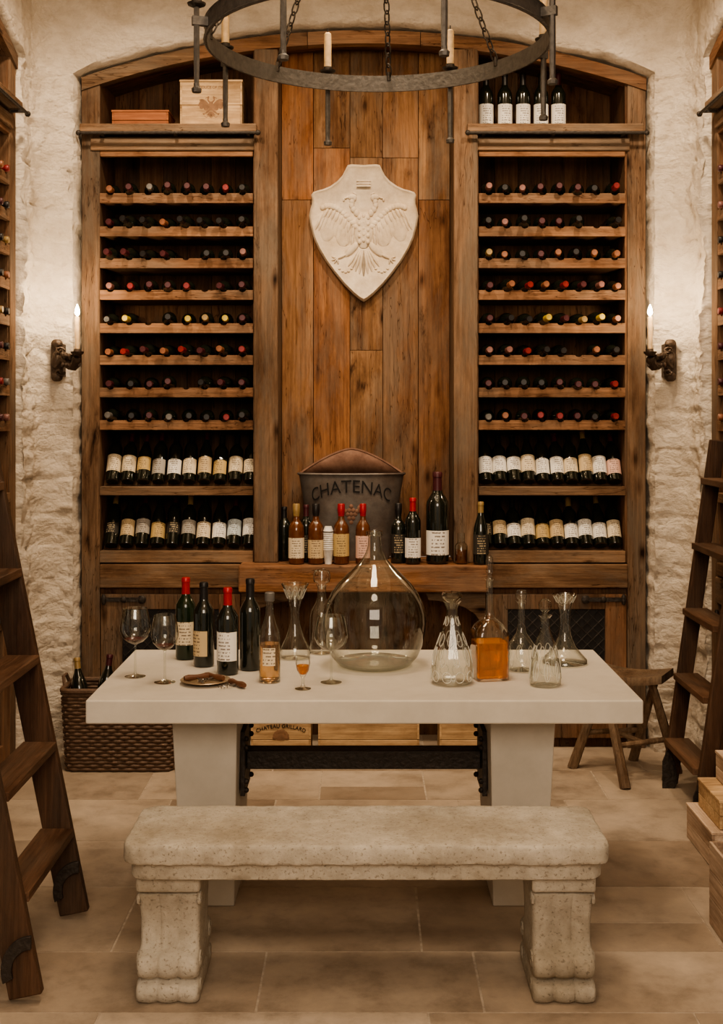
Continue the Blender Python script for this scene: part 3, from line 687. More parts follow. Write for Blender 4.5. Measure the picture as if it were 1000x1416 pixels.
# ------------------------------------------------------------------ sconces
for sg,lb in ((-1,'brown iron bracket sconce with lit candle on the left stone pier'),(1,'brown iron bracket sconce with lit candle on the right stone pier')):
    px0=sg*1.495; t=thing('wall_sconce',lb,'sconce',(px0,6.04,1.93),group='iron candle sconces')
    b=MB(); b.box(px0-.030,px0+.030,5.99,6.05,1.85,2.01); b.ell((px0,5.99,2.01),(.030,.02,.026),u=10,v=6); b.ell((px0,5.99,1.85),(.030,.02,.026),u=10,v=6)
    b.ell((px0,5.985,1.93),(.026,.022,.05),u=8,v=6)
    for z in (1.87,1.99): b.ell((px0,5.98,z),(.008,.008,.008),u=6,v=5)
    b.build('wall_plate','sconceiron',t,bevel=.003)
    cx=-sg*.125+px0; cy=5.88; dx=cx-px0
    b=MB(); pth=[]
    for k in range(17):
        q=k/16; pth.append((px0+dx*q**.8,5.99+(cy-5.99)*q,1.895+.028*math.sin(q*PI*2)+.045*q))
    b.tube(pth,[.028-.012*abs(k/16-.4)+.003*math.sin(k*2.2) for k in range(17)],8)
    for k in range(4):
        b.ell((px0+dx*(.40+.11*k),5.91-.008*(k%2),1.952-.004*k),(.014,.022,.017),u=8,v=6)
        b.ell((px0+dx*(.42+.11*k),5.905,1.905-.002*k),(.012,.018,.013),u=8,v=6)
    for sgn,z0 in ((1,1.975),(-1,1.872)):
        b.tube([(px0+dx*.18+.024*(1-.08*k)*math.cos(k*.75),5.965-.003*k,z0+sgn*.018*(1-.08*k)*math.sin(k*.75)) for k in range(10)],.006,6)
    b.tube([(px0+dx*.7,5.91,1.90),(px0+dx*.9,5.90,1.885),(px0+dx*1.05,5.89,1.90),(px0+dx*1.0,5.89,1.918)],.007,6)
    b.build('bracket_arm','sconceiron',t)
    b=MB(); b.lathe([(0,0),(.014,.0),(.030,.014),(.032,.022),(.018,.02),(.015,.035),(0,.035)],14,(cx,cy,1.945)); b.build('candle_cup','sconceiron',t)
    b=MB(); b.lathe([(.0115,0),(.0115,.155),(.008,.16),(0,.16)],12,(cx,cy,1.975)); b.build('candle','wax',t)
    b=MB(); b.lathe([(0,0),(.009,.008),(.012,.02),(.008,.038),(.002,.054),(0,.057)],12,(cx,cy,2.137)); b.build('flame','flame',t)
    l=bpy.data.lights.new('sconce_light','POINT'); l.energy=6; l.color=(1,.76,.50); l.shadow_soft_size=.03
    o=bpy.data.objects.new('sconce_light',l); C.objects.link(o); o.location=(cx,cy-.05,2.235)

# ------------------------------------------------------------------ chandelier
cx,cy,cz=.05,4.35,2.965; RR=.60
t=thing('chandelier','grey forged iron ring chandelier with ivory candles hanging above the table','chandelier',(cx,cy,cz))
b=MB(); prof=[(RR,0),(RR+.008,0),(RR+.008,.064),(RR,.064),(RR,0)]; b.lathe(prof,72,(cx,cy,cz)); bmesh.ops.remove_doubles(b.bm,verts=b.bm.verts,dist=1e-6)
b.build('ring','ironring',t,ang=30)
for k in range(2):
    b=MB(); b.lathe([(RR+.008,.0),(RR+.013,.004),(RR+.008,.008)],72,(cx,cy,cz+k*.056)); b.build('ring_edging','ironring',t)
for k in range(8):
    a=R_(107.6-45*k); r=RR+.045; x=cx+r*math.cos(a); y=cy+r*math.sin(a)
    rot=Matrix.Rotation(a,3,'Z')
    b=MB(); b.tube([(x,y,cz-.20),(x,y,cz-.1),(x,y,cz+.09)],[.009,.011,.010],6)
    b.lathe([(0,0),(.016,.0),(.018,.012),(.010,.020),(.010,.03)],8,(x,y,cz-.212))
    q0=Vector((cx,cy,cz+.03))+rot@Vector((RR,0,0)); q1=Vector((cx,cy,cz+.03))+rot@Vector((RR+.06,0,0)); b.beam(q0,q1,.02,.03)
    o=b.build('arm','ironring',t)
    b=MB(); b.lathe([(0,0),(.012,0),(.030,.008),(.032,.014),(.018,.013),(.017,.028),(0,.028)],14,(x,y,cz+.075)); b.build('drip_pan','iron',o)
    b=MB(); b.lathe([(.0150,0),(.0152,.1),(.0145,.138),(.009,.143),(0,.143)],12,(x,y,cz+.098)); b.build('candle','wax',o)
    if k<2:
        b=MB(); b.tube([(x,y,cz+.238),(x,y,cz+.258)],.0025,5); b.build('wick','ink',o)
    else:
        b=MB(); b.lathe([(0,0),(.007,.007),(.009,.017),(.006,.032),(.0015,.046),(0,.048)],10,(x,y,cz+.242)); b.build('flame','flame',o)
        l=bpy.data.lights.new('candle_light','POINT'); l.energy=3.2; l.color=(1,.72,.42); l.shadow_soft_size=.03
        q=bpy.data.objects.new('candle_light',l); C.objects.link(q); q.location=(x,y,cz+.33)
hub=Vector((cx,cy,cz+1.0))
for k in range(8):
    a=R_(107.6-22.5-45*k); p0=Vector((cx+RR*math.cos(a),cy+RR*math.sin(a),cz+.062)); n=26; b=MB()
    b.tube([p0+Vector((0,0,-.02)),p0+Vector((0,0,.015))],.008,6)
    hb=hub+Vector((.06*math.cos(a),.06*math.sin(a),0)); t_=(hb-p0); st=t_/n; td=t_.normalized(); s1=td.orthogonal().normalized(); s2=td.cross(s1)
    for i in range(n):
        c=p0+st*(i+.5); sd=s1 if i%2 else s2; nn=td.cross(sd); rings=[]; rr=.0036
        for j in range(11):
            q=2*PI*(j%10)/10; p=c+td*(.68*st.length*math.cos(q))+sd*(.013*math.sin(q)); rad=(p-c).normalized()
            rings.append([tuple(p+rad*rr*math.cos(2*PI*m/5)+nn*rr*math.sin(2*PI*m/5)) for m in range(5)])
        b.loft(rings,cap=False)
    b.build('chain','iron',t)
b=MB(); b.lathe([(0,-.02),(.07,-.02),(.075,0),(.07,.02),(.012,.03),(.012,.44),(0,.44)],20,tuple(hub)); b.build('hub','iron',t)

# ------------------------------------------------------------------ table
TY0,TY1=3.89,4.735; TZ=.76
t=thing('dining_table','long pale concrete tasting table with slab top and trestle legs','table',(0,4.31,0))
b=MB(); b.box(-.881,.886,TY0,TY1,.684,TZ); b.build('table_top','conc',t,smooth=False,bevel=.006,seg=3)
for sg in (-1,1):
    x0,x1=(-.635,-.418) if sg<0 else (.418,.635); b=MB()
    b.hexa([(x0+.02,4.16,0),(x1-.02,4.16,0),(x1-.02,4.52,0),(x0+.02,4.52,0),(x0,4.06,.684),(x1,4.06,.684),(x1,4.60,.684),(x0,4.60,.684)])
    b.build('leg','conc',t,smooth=False,bevel=.004)
b=MB(); b.box(-.405,.405,4.26,4.34,.435,.497); b.build('cross_bar','iron',t,smooth=False,bevel=.002)
for sg in (-1,1):
    b=MB(); x=sg*.414; b.box(x-.008,x+.008,4.20,4.40,.36,.58)
    for z in (.38,.41,.525,.555):
        for y in (4.205,4.39): b.ell((x-sg*.012,y,z),(.010,.010,.010),u=8,v=6)
    b.build('bar_bracket','iron',t,bevel=.001)

# ------------------------------------------------------------------ bench
BX0,BX1,BY0,BY1=-.678,.692,3.44,3.80
t=thing('stone_bench','weathered pale stone bench with rounded slab seat and scrolled legs','bench',(0,3.62,0))
def rrect(x0,x1,y0,y1,r,n=8,step=.03):
    pts=[]
    for (cx_,cy_,a0) in ((x1-r,y1-r,0),(x0+r,y1-r,90),(x0+r,y0+r,180),(x1-r,y0+r,270)):
        for k in range(n+1):
            a=R_(a0+90*k/n); pts.append((cx_+r*math.cos(a),cy_+r*math.sin(a)))
    out=[]
    for i,p in enumerate(pts):
        q=pts[(i+1)%len(pts)]; d=math.hypot(q[0]-p[0],q[1]-p[1]); m=max(1,int(d/step))
        for k in range(m): out.append((p[0]+(q[0]-p[0])*k/m,p[1]+(q[1]-p[1])*k/m))
    return out
base=rrect(BX0,BX1,BY0,BY1,.05,step=.008); mx_,my_=(BX0+BX1)/2,(BY0+BY1)/2
def inset(pts,d):
    hw=(BX1-BX0)/2; hd=(BY1-BY0)/2
    return [(mx_+(x-mx_)*(hw-d)/hw,my_+(y-my_)*(hd-d)/hd) for x,y in pts]
b=MB(); rings=[]
def nf(v,s): return noise.fractal(v*s,.8,2,6)
for d,z in ((.040,.352),(.022,.3525),(.018,.356),(.017,.370),(.017,.386),(.015,.396),(.010,.4005),(.002,.402),(-.001,.404),(-.003,.411),(-.003,.432),(-.0025,.446),(.000,.452),(.003,.4555),(.009,.457),(.03,.4573),(.07,.4575),(.11,.4577),(.15,.458)):
    am=1.0 if d<.02 else .6
    rings.append([(x+.003*nf(Vector((x,y,z)),18),y+.004*am*nf(Vector((x+5,y,z)),18),z+(.0024*nf(Vector((x,y,z+3)),16) if z>.36 else 0)) for x,y in inset(base,d)])
b.loft(rings); b.build('seat','bench',t,ang=40)
prof=[(0,.086,.134),(.004,.088,.140),(.012,.089,.148),(.026,.089,.152),(.040,.089,.150),(.050,.088,.141),(.056,.086,.128),(.060,.085,.118),(.064,.085,.118),(.070,.086,.133),(.080,.087,.144),(.094,.088,.150),(.110,.088,.150),(.124,.087,.143),(.132,.086,.131),(.137,.085,.112),(.143,.084,.103),(.160,.084,.096),(.19,.084,.094),(.215,.084,.096),(.24,.085,.101),(.265,.086,.108),(.285,.087,.115),(.300,.087,.120),(.304,.085,.114),(.309,.089,.130),(.315,.090,.134),(.352,.090,.134)]
for cxx in (-.555,.568):
    b=MB(); rings=[]; n=44
    for z,hx,hy in prof:
        hy=hy*1.04; ring=[]
        lob=.014 if z<.136 else (.010 if z<.302 else 0)
        def ff(q):
            ed=min(1,min(q,1-q)*18)
            return lob*(abs(math.sin(q*3*PI))**.45-.5)-.006*(1-ed)**2
        for k in range(n+1): q=k/n; ring.append((cxx-hx+2*hx*q,my_-hy-ff(q),z))
        for k in range(1,8): ring.append((cxx+hx,my_-hy+2*hy*k/8,z))
        for k in range(n+1): q=1-k/n; ring.append((cxx-hx+2*hx*q,my_+hy+ff(q),z))
        for k in range(7,0,-1): ring.append((cxx-hx,my_-hy+2*hy*k/8,z))
        rings.append([(x+.0015*nf(Vector((x,y,z_)),14),y+.0018*nf(Vector((x,y+4,z_)),14),z_) for x,y,z_ in ring])
    b.loft(rings); o=b.build('leg','bench',t,ang=45)
    for sg in (-1,1):
        for yy in (-1,1):
            for z,r in ((.105,.034),(.032,.024),(.28,.026)):
                b=MB(); b.tube([(cxx+sg*.086,my_+yy*.105+r*(1-.07*k)*math.cos(k*.7),z+r*(1-.07*k)*math.sin(k*.7)*.8) for k in range(12)],.005,6)
                b.build('scroll','bench',o)

# ------------------------------------------------------------------ ladders
def ladder(label,xb,slope,ya,yb,ztop,zs,wd=.095,foot='shoe'):
    t=thing('library_ladder',label,'ladder',(xb,(ya+yb)/2,0),group='wooden library ladders')
    px_=lambda z:xb+slope*z
    for y in (ya,yb):
        b=MB(); b.beam((px_(.02),y,.02),(px_(ztop),y,ztop),.034,wd,ref=(1,0,0)); b.build('rail','wladder',t,smooth=False,bevel=.005)
        b=MB()
        if foot=='curved':
            # curved iron foot: an arc band that hooks down the rail and curls forward on the floor
            out=[];inn=[]
            for k in range(13):
                q=k/12; a=PI*.5+PI*.62*q
                out.append((px_(0)+.015+.085*math.cos(a),.10+.098*math.sin(a)))
                inn.append((px_(0)+.015+.055*math.cos(a),.10+.060*math.sin(a)))
            out=[(x,max(z,.001)) for x,z in out]; inn=[(x,max(z,.02)) for x,z in inn]
            b.prism(out+inn[::-1],y-.030,y-.0175,lambda p,tt:(p[0],tt,p[1]))
        else:
            poly=[(0,0),(.055,0),(.07,.03),(.06,.10),(.045,.15),(.02,.17),(.0,.12)]
            b.prism([(px_(0)+(p[0]-.035),p[1]) for p in poly],y-.025,y-.018,lambda p,tt:(p[0],tt,p[1]))
        b.build('iron_foot','iron',t,smooth=False,bevel=.002)
    for z in zs:
        b=MB(); x=px_(z); b.box(x-.055,x+.055,min(ya,yb)+.017,max(ya,yb)-.017,z-.014,z+.014); b.build('tread','wtread',t,smooth=False,bevel=.003)
ladder('dark wooden library ladder leaning toward the left side rack in the foreground',-.95,-.20,3.48,4.06,3.05,[.29+.285*k for k in range(10)],foot='curved')
ladder('dark wooden ladder leaning at the right behind the rustic stool and crates',1.366,.14,5.50,4.99,1.55,[.21+.29*k for k in range(5)],wd=.068)

# ------------------------------------------------------------------ stool
t=thing('stool','rustic brown wooden stool with splayed legs beside the right ladder','stool',(1.23,5.68,0))
b=MB(); a=R_(-28); ca,sa=math.cos(a),math.sin(a)
def sr(x,y): return (1.225+ca*x-sa*y,5.68+sa*x+ca*y)
cols=[]
for i in range(13):
    x=-.18+.36*i/12; dip=-.022*math.cos(x/.18*PI/2); ring=[]
    for (yy,zz) in ((-.105,.0),(-.11,.018),(-.105,.036),(.105,.036),(.11,.018),(.105,0)):
        X,Y=sr(x,yy); ring.append((X,Y,.440+zz+dip+.018))
    cols.append(ring)
b.loft(cols); b.build('seat','wstool',t,ang=50)
feet=[(.985,5.80),(1.165,5.47),(1.46,5.72),(1.30,5.93)]; tops=[sr(-.12,.05),sr(-.10,-.06),sr(.12,-.05),sr(.11,.06)]
legs=[]
for (fx,fy),(tx,ty) in zip(feet,tops):
    b=MB(); b.tube([(fx,fy,0),(fx*.7+tx*.3,fy*.7+ty*.3,.14),(tx,ty,.445)],[.025,.023,.018],8); b.build('leg','wstool',t); legs.append(((fx,fy),(tx,ty)))
def lp(i,z):
    (fx,fy),(tx,ty)=legs[i]; q=z/.445; return (fx+(tx-fx)*q,fy+(ty-fy)*q,z)
for i,j,z in ((0,3,.17),(1,2,.17)):
    b=MB(); b.tube([lp(i,z),lp(j,z)],.013,8); b.build('stretcher','wstool',t)
b=MB(); p=Vector(lp(0,.17)).lerp(Vector(lp(3,.17)),.5); q=Vector(lp(1,.17)).lerp(Vector(lp(2,.17)),.5); b.tube([p,q],.012,8); b.build('stretcher','wstool',t)

# ------------------------------------------------------------------ basket
bx0,bx1,by0,by1=-1.41,-.875,5.72,5.98
t=thing('wicker_basket','brown rectangular wicker basket on the floor against the left stone pier','basket',((bx0+bx1)/2,(by0+by1)/2,0))
b=MB(); nr=22
for k in range(nr):
    z=.012+k*.0165; gx=.02*(z/.38)-.02
    pts=rrect(bx0-gx,bx1+gx,by0-gx*.5,by1+gx*.5,.04,3); path=[]
    for i,(x,y) in enumerate(pts):
        w=.0045*(1 if (i+k)%2 else -1); dx,dy=x-(bx0+bx1)/2,y-(by0+by1)/2; l=math.hypot(dx,dy); path.append((x+dx/l*w,y+dy/l*w,z))
    b.tube(path,.0088,6,closed=True)
b.build('woven_side','wicker',t)
b=MB(); pts=rrect(bx0-.002,bx1+.002,by0-.001,by1+.001,.04,3); b.tube([(x,y,.378) for x,y in pts],.013,8,closed=True)
b.build('rim','wicker',t)
b=MB(); b.box(bx0+.03,bx1-.03,by0+.03,by1-.03,.01,.20); b.build('straw_filling','straw',t)
for sg in (-1,1):
    b=MB(); xx=bx0 if sg<0 else bx1; b.tube([(xx,5.80,.38),(xx+sg*.012,5.82,.425),(xx+sg*.012,5.88,.425),(xx,5.90,.38)],.009,6); b.build('handle','wicker',t)
for i,(x,y,rx,ry,cp) in enumerate(((-1.33,5.80,-.35,-.12,'gold'),(-1.25,5.88,-.2,.10,'burgundy'),(-1.16,5.82,-.5,.25,'red'))):
    bottle('burgundy',(x,y,.215),f'dark wine bottle with {cp} foil tilted in the wicker basket',lab=None,cap=cp,rot=(rx*.5,ry,0),group='bottles in the wicker basket')

# ------------------------------------------------------------------ counter objects
CZ=.931
t=thing('metal_bucket','large weathered grey metal bucket with rusty domed back and black lettering','bucket',((486-CX)/272,6.262,CZ))
def oval(rx,ry,z,n=48): return [(rx*math.cos(2*PI*k/n),ry*math.sin(2*PI*k/n),z) for k in range(n)]
b=MB(); b.loft([oval(.190,.078,0),oval(.197,.082,.02),oval(.228,.093,.2),oval(.265,.104,.42),oval(.273,.106,.437),oval(.262,.100,.437),oval(.225,.088,.2),oval(.185,.073,.02)])
b.build('tub','zinc',t,local=True,ang=50)
A=[];Bq=[];Cq=[]
n=28
for k in range(n+1):
    a=PI*k/n; x=.268*math.cos(a); y=.102*math.sin(a); h=.437+.122*(1-abs(math.cos(a))**1.5)
    A.append((x,y,.425)); Bq.append((x*.99,y*.98,(h+.437)/2)); Cq.append((x*.97,y*.90,h))
b=MB(); b.loft([A,Bq,Cq],cap=False,closed=False); o=b.build('domed_back','rust',t,local=True,ang=50); so=o.modifiers.new('s','SOLIDIFY'); so.thickness=.004
b=MB(); b.tube(Cq,.006,6); b.build('dome_edge','rust',t,local=True)
b=MB(); b.tube(oval(.270,.106,.435),.007,6,closed=True); b.build('rim','zinc',t,local=True)
def tubr(z): q=z/.437; return .190+.083*q,.078+.028*q
def onb(zc):
    def f(x,y,z):
        x=x*1.10; zz=zc+y*1.1-.9*x*x; rx,ry=tubr(zz); a=-PI/2+x/.27
        return ((rx+.003)*math.cos(a),(ry+.004+z)*math.sin(a),zz)
    return f
put_text('CHATENAC',.083,onb(.372),'lettering','ink',t)
b=MB()
for (x,z,r) in ((-.03,.25,.013),(-.01,.255,.013),(.01,.255,.013),(.03,.25,.013),(-.02,.235,.013),(0,.235,.013),(.02,.235,.013),(-.01,.215,.013),(.01,.215,.013),(0,.195,.013),(-.05,.265,.022),(.05,.265,.022),(0,.275,.012)):
    b.ell((x,-tubr(z)[1],z),(r,.004,r),u=8,v=6)
b.build('grape_emblem','rust',t,local=True)
def cpos(px,Y): return ((px-CX)*Y/F,Y,CZ)
K=dict(group='liquor bottles on the counter',name='liquor_bottle',cat='liquor bottle',seg=24,body='brownb')
bottle('spirit',cpos(410,6.06),'amber bourbon bottle with cream label at the left end of the counter row',lab='cream',cap='gold',lz=(.03,.13),**K)
bottle('spirit',cpos(437,6.06),'amber bourbon bottle with tan label just left of the white paper cups',lab='tan',cap='black',lz=(.03,.12),**K)
bottle('spirit',cpos(472,6.06),'amber bourbon bottle with red top just right of the white paper cups',lab='gold',cap='bright red',lz=(.04,.15),**K)
bottle('spirit',cpos(502,6.06),'amber bottle with red top and pink label just left of the demijohn neck',lab='pink',cap='bright red',lz=(.03,.14),s=.92,sz=1.0,**K)
G='wine bottles on the counter'
bottle('bordeaux',(cpos(393,6.2)[0],6.2,CZ),'dark unlabelled bottle in the back left corner of the counter',lab=None,cap='black',group=G,s=.95,sz=.9)
bottle('bordeaux',(cpos(424,6.13)[0]-.002,6.135,CZ),'dark bottle behind and between the two left bourbon bottles',lab='black',cap='burgundy',group=G,s=.9,sz=.95)
bottle('spirit',cpos(551,6.10),'dark squat bottle between the bucket and the red-capped wine bottle',lab='black',cap='black',body='bottle',group=G)
bottle('bordeaux',cpos(571,6.06),'dark wine bottle with red capsule and white label left of the magnum',lab='white',cap='bright red',group=G,s=1.05,sz=1.08,seg=24,lz=(.03,.12))
bottle('bordeaux',cpos(605,6.08),'tall dark magnum with white label, largest bottle on the counter',lab='white',cap='burgundy',group=G,s=1.5,sz=1.5,seg=28,name='magnum_bottle',lz=(.03,.11))
bottle('burgundy',cpos(665,6.04),'dark champagne-shaped bottle with gold foil at the right end of the counter',lab='black',cap='gold',group=G,s=.95,sz=1.02)
t=thing('paper_cups','stack of white paper cups between two bourbon bottles on the counter','cups',cpos(454,6.05))
b=MB()
for k in range(9):
    z=.010*k
    b.lathe([(.017,z),(.0245,z+.07),(.026,z+.072),(.0245,z+.0745),(.0225,z+.071)],20)
b.lathe([(0,.001),(.017,.001)],20); b.lathe([(.024,.16),(.0255,.162),(.017,.185),(0,.186)],20); b.build('cup_stack','foam',t,local=True)
t=thing('glass_jar','small dark glass jar right of the magnum on the counter','jar',cpos(638,6.06))
b=MB(); b.lathe([(0,.002),(.028,0),(.031,.005),(.031,.09),(.024,.10),(.018,.105),(.018,.15),(.02,.152)],20); b.build('jar_body','glass',t,local=True)
b=MB(); b.lathe([(0,.004),(.027,.004),(.0285,.01),(.0285,.07),(0,.07)],20); b.build('contents','brownb',t,local=True)

# ------------------------------------------------------------------ table objects
def tp(px,py):
    s=(py-HY)/(H-TZ); return ((px-CX)/s,F/s,TZ+.0008)
GT='wine bottles on the table'
def tb(px,py,label,**k): return bottle(k.pop('kind','bordeaux'),tp(px,py),label,seg=32,group=GT,**k)
tb(257,911,'green wine bottle with red capsule and cream label, leftmost of four on the table',lab='cream',cap='bright red',body='greenb',lz=(.055,.14))
tb(282,921,'dark wine bottle with black capsule, second from left of four on the table',lab='tan',cap='black',rot=(0,0,-.9),lz=(.04,.13))
tb(315,932,'dark wine bottle with red capsule and white label, nearest of four on the table',lab='white',cap='bright red',rot=(0,0,-.3),lz=(.05,.15))
tb(346,926,'dark tall wine bottle without visible label, rightmost of four on the table',lab=None,cap='black',sz=1.07)
t=thing('spirit_bottle','tall clear bottle of copper-coloured spirit with paper label on the table','liquor bottle',tp(373,943))
b=MB(); b.lathe([(0,.006),(.03,.0),(.036,.004),(.0365,.15),(.034,.17),(.022,.20),(.0145,.225),(.012,.26),(.0125,.275)],32); b.build('bottle_body','glass',t,local=True)
b=MB(); b.lathe([(0,.010),(.030,.008),(.034,.012),(.0345,.13),(0,.13)],32); b.build('spirit','rose',t,local=True)
b=MB(); b.lathe([(.0135,.272),(.0165,.275),(.017,.30),(.014,.303),(0,.303)],20); b.build('stopper','cap_grey',t,local=True)
b=MB(); b.arc(.0372,.06,.12,-PI/2-.6,-PI/2+.6,12); b.build('paper_label','lab_cream',t,local=True)

def wineglass(px,py,h,r,label,wine=False):
    t=thing('wine_glass',label,'wine glass',tp(px,py),group='long-stemmed wine glasses')
    hs=h*.48; hb=h-hs
    b=MB(); b.lathe([(0,.0),(.034,.0),(.036,.0015),(.02,.005),(.006,.010),(.0035,.018),(.003,hs*.6),(.0035,hs-.005),(.006,hs)],32); b.build('stem','glass',t,local=True)
    b=MB(); b.lathe([(0.004,hs-.002),(r*.50,hs+hb*.06),(r*.84,hs+hb*.20),(r*.99,hs+hb*.38),(r,hs+hb*.48),(r*.92,hs+hb*.73),(r*.78,h),(r*.76,h+.0005),(r*.9,hs+hb*.75)],36); b.build('bowl','glass',t,local=True)
    if wine:
        b=MB(); b.lathe([(0,hs+.002),(r*.48,hs+hb*.075),(r*.68,hs+hb*.15),(0,hs+hb*.15)],28); b.build('wine','redwine',t,local=True)
wineglass(187,936,.236,.053,'large wine glass with a little red wine, leftmost on the table',True)
wineglass(228,944,.228,.046,'wine glass with a little red wine beside the bronze plate',True)
wineglass(458,944,.225,.058,'empty wide-bowled wine glass in front of the demijohn',False)
t=thing('cordial_glass','small stemmed glass of amber liqueur at the front of the table','liqueur glass',tp(419,953))
b=MB(); b.lathe([(0,0),(.026,0),(.027,.002),(.01,.006),(.004,.014),(.004,.035),(.010,.045),(.020,.062),(.024,.085),(.022,.102),(.0215,.102)],28); b.build('glass_body','glass',t,local=True)
b=MB(); b.lathe([(0,.046),(.010,.049),(.018,.062),(.0215,.078),(0,.078)],24); b.build('liqueur','amber',t,local=True)

def vessel(name,label,cat,px,py,prof,stopper=None,liquid=None,mat='glass',seg=40,sq=None,group='glass decanters on the table',facets=False,rotz=0,cuts=None):
    t=thing(name,label,cat,tp(px,py),(0,0,rotz),group)
    b=MB(); b.lathe(prof,seg,sq=sq); b.build('vessel_body',mat,t,local=True,ang=20 if facets else 60)
    if stopper: b=MB(); b.lathe(stopper,10 if facets else 20); b.build('stopper',mat,t,local=True,ang=30 if facets else 60)
    if liquid: b=MB(); b.lathe(liquid[0],seg,sq=sq); b.build('liquid',liquid[1],t,local=True,ang=60)
    def rad(z):
        pr=[p for p in prof[1:]]
        for (r0,z0),(r1,z1) in zip(pr,pr[1:]):
            if z0<=z<=z1 and z1>z0: return r0+(r1-r0)*(z-z0)/(z1-z0)
        return pr[0][0]
    if cuts:
        b=MB()
        for (zc,hh,ww,nn,off,hw) in cuts:
            for k in range(nn):
                a0=2*PI*(k+off)/nn; pth=[]
                for j in range(20):
                    q=2*PI*j/20; z=zc+hh*math.sin(q); a=a0+ww*math.cos(q); r=rad(z)+.0006; pth.append((r*math.cos(a),r*math.sin(a),z))
                b.tube(pth,hw,5,closed=True)
                if hh>.02:
                    pth=[]
                    for j in range(8):
                        z=zc-hh*.8+hh*1.6*j/7; r=rad(z)+.0006; pth.append((r*math.cos(a0),r*math.sin(a0),z))
                    b.tube(pth,hw*.8,5)
        b.build('cut_pattern','etched',t,local=True)
    return t
dp=[(0,.03),(.05,.022),(.09,.006),(.112,.0),(.128,.006),(.156,.038),(.174,.080),(.183,.125),(.186,.160),(.183,.195),(.173,.230),(.155,.265),(.130,.298),(.100,.328),(.070,.356),(.046,.382),(.031,.408),(.024,.432),(.022,.465),(.030,.470),(.031,.485),(.022,.487),(.019,.47)]
t=vessel('demijohn','huge empty teardrop glass demijohn at the centre of the table','demijohn',518,921,dp,mat='glassd',seg=64,group=None)
b=MB(); b.lathe([(0,.035),(.05,.027),(.09,.011),(.112,.005),(.126,.010),(.135,.022),(.12,.025),(.08,.028),(0,.045)],48); b.build('thick_base','thickglass',t,local=True)
vessel('decanter','clear decanter with wide funnel mouth between wine bottles and demijohn','decanter',408,910,
 [(0,.008),(.04,.0),(.055,.004),(.060,.02),(.052,.045),(.034,.08),(.021,.12),(.016,.155),(.018,.185),(.028,.22),(.044,.262),(.052,.275),(.050,.276),(.026,.222)],
 cuts=[(.24,.018,.18,12,0,.0009)])
vessel('decanter','clear decanter with square stopper partly behind the demijohn','decanter',445,903,
 [(0,.006),(.038,.0),(.046,.005),(.048,.05),(.047,.14),(.040,.165),(.024,.19),(.016,.215),(.016,.25),(.022,.258)],
 stopper=[(.012,.24),(.014,.262),(.030,.270),(.034,.290),(.028,.312),(.012,.318),(0,.318)])
vessel('decanter','cut crystal cone-shaped decanter with wide stopper right of the demijohn','decanter',625,945,
 [(0,.012),(.055,.0),(.066,.004),(.071,.02),(.070,.06),(.061,.105),(.045,.15),(.030,.19),(.020,.22),(.018,.25),(.026,.270),(.033,.278)],
 stopper=[(.012,.25),(.015,.272),(.034,.288),(.036,.296),(.030,.306),(.012,.309),(0,.309)],seg=12,facets=True,
 cuts=[(.095,.030,.15,9,0,.0014),(.150,.020,.20,9,.5,.0012),(.032,.018,.22,10,0,.0014),(.21,.014,.25,8,0,.001)])
amb=[(0,.010),(.050,.008),(.0535,.012),(.0535,.128),(0,.128)]
vessel('decanter','square-bodied decanter of amber whiskey with long neck and tall stopper','decanter',677,938,
 [(0,.006),(.052,.0),(.0575,.004),(.058,.145),(.055,.165),(.046,.185),(.030,.200),(.017,.210),(.013,.228),(.011,.30),(.012,.335),(.018,.34)],
 stopper=[(.009,.31),(.010,.345),(.006,.355),(.012,.365),(.010,.38),(.013,.40),(.010,.418),(0,.422)],liquid=(amb,'amber'),seg=48,
 sq=lambda z:9 if z<.15 else max(2,9-(z-.15)*150),rotz=.18)
vessel('decanter','round-bodied clear decanter with disc stopper right of the whiskey decanter','decanter',721,927,
 [(0,.012),(.040,.0),(.050,.006),(.057,.030),(.058,.055),(.051,.085),(.034,.110),(.018,.132),(.013,.16),(.012,.20),(.013,.235),(.020,.245)],
 stopper=[(.009,.22),(.011,.25),(.018,.256),(.021,.268),(.016,.282),(0,.284)],cuts=[(.050,.028,.18,8,0,.0012)])
vessel('decanter','small cut bell-shaped decanter with ball stopper at the front right of the table','decanter',754,948,
 [(0,.010),(.045,.0),(.052,.004),(.053,.03),(.050,.07),(.042,.11),(.030,.15),(.018,.18),(.014,.205),(.016,.225),(.024,.235)],
 stopper=[(.010,.21),(.012,.238),(.009,.245),(.018,.252),(.022,.266),(.019,.280),(.010,.288),(0,.289)],seg=12,facets=True,
 cuts=[(.055,.032,.19,8,0,.0013),(.115,.020,.22,8,.5,.0012)])
vessel('decanter','flat-based decanter with flared mouth, farthest right on the table','decanter',781,918,
 [(0,.010),(.070,.0),(.082,.005),(.080,.018),(.060,.038),(.038,.065),(.024,.10),(.018,.14),(.019,.18),(.028,.22),(.043,.25),(.045,.253),(.026,.22)],cuts=[(.235,.012,.2,12,0,.0008)])
px_,py_,pz_=tp(284,945)
t=thing('plate','small round bronze plate holding corkscrews','plate',(px_,py_,pz_))
b=MB(); b.lathe([(0,.003),(.05,.003),(.062,.006),(.082,.012),(.084,.013),(.082,.0145),(.06,.009),(.05,.006),(0,.006)],40); b.build('dish','plate',t,local=True)
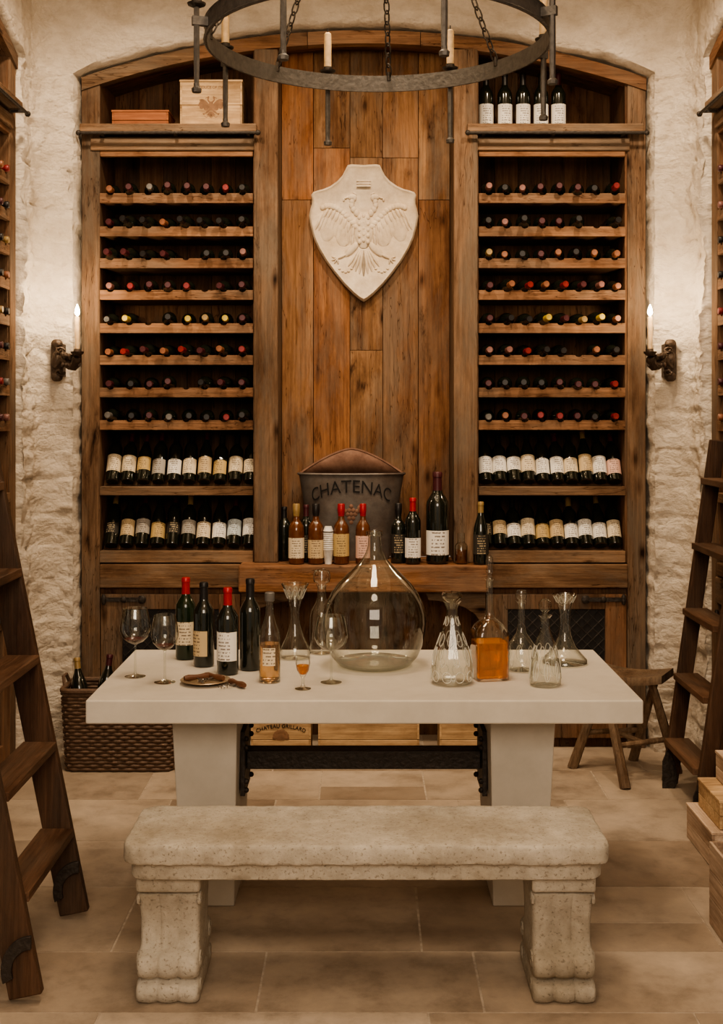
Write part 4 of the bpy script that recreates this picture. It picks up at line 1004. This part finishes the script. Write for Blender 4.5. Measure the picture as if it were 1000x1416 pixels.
def corkscrew(loc,rz,label):
    t=thing('corkscrew',label,'corkscrew',loc,(0,0,rz),group='wooden-handled corkscrews')
    b=MB(); b.tube([(-.045,0,.012),(-.03,0,.012),(0,0,.012),(.03,0,.012),(.045,0,.012)],[.008,.011,.008,.011,.008],10); b.build('handle','cork',t,local=True)
    b=MB(); b.tube([(0,-.006,.010),(0,-.03,.008)],.003,6); b.build('shank','steel',t,local=True)
    b=MB(); b.tube([(.005*math.cos(k*.9),-.03-.0016*k,.008+.005*math.sin(k*.9)) for k in range(26)],.0016,5); b.build('worm','steel',t,local=True)
corkscrew((px_-.03,py_+.012,pz_+.006),.5,'wooden-handled corkscrew at the left on the bronze plate')
corkscrew((px_+.028,py_+.02,pz_+.006),-.7,'wooden-handled corkscrew at the right on the bronze plate')
x,y,z=tp(328,950); corkscrew((x,y,z+.0),-.9,'wooden-handled corkscrew lying on the table right of the plate')

# ------------------------------------------------------------------ camera & lights
cd=bpy.data.cameras.new('camera'); co=bpy.data.objects.new('camera',cd); C.objects.link(co)
co.location=(0,0,H); co.rotation_euler=(PI/2,0,0); cd.sensor_width=36; cd.lens=36*F/1416
cd.shift_y=-(708-HY)/1416; cd.shift_x=-(CX-500)/1416; cd.clip_end=50
bpy.context.scene.camera=co
def light(kind,loc,tgt,en,col=(1,.79,.56),size=.3,ang=70):
    l=bpy.data.lights.new('lamp',kind); l.energy=en; l.color=col
    if kind=='AREA': l.size=size
    else: l.shadow_soft_size=size
    if kind=='SPOT': l.spot_size=R_(ang); l.spot_blend=.8
    o=bpy.data.objects.new('ceiling_lamp',l); C.objects.link(o); o.location=loc
    o.rotation_euler=(Vector(tgt)-Vector(loc)).to_track_quat('-Z','Y').to_euler(); return o
for x in (-1.05,0,1.05): light('SPOT',(x,4.85,3.95),(x*1.1,6.2,1.7),130,size=.08,ang=95)
light('SPOT',(0,3.9,3.9),(0,4.0,0),150,size=.35,ang=85)
light('SPOT',(0,2.4,3.9),(0,3.4,.3),88,size=.4,ang=85)
light('AREA',(0,-.6,3.0),(0,5,1.0),120,size=2.0,col=(1,.83,.64))  # soft fill added behind the camera, not a ceiling fixture
w=bpy.data.worlds.new('w'); bpy.context.scene.world=w; w.use_nodes=True
w.node_tree.nodes['Background'].inputs[0].default_value=(1,.82,.65,1); w.node_tree.nodes['Background'].inputs[1].default_value=.33
try: bpy.context.scene.view_settings.look='AgX - Medium High Contrast'
except Exception as ex_: print('look',ex_)
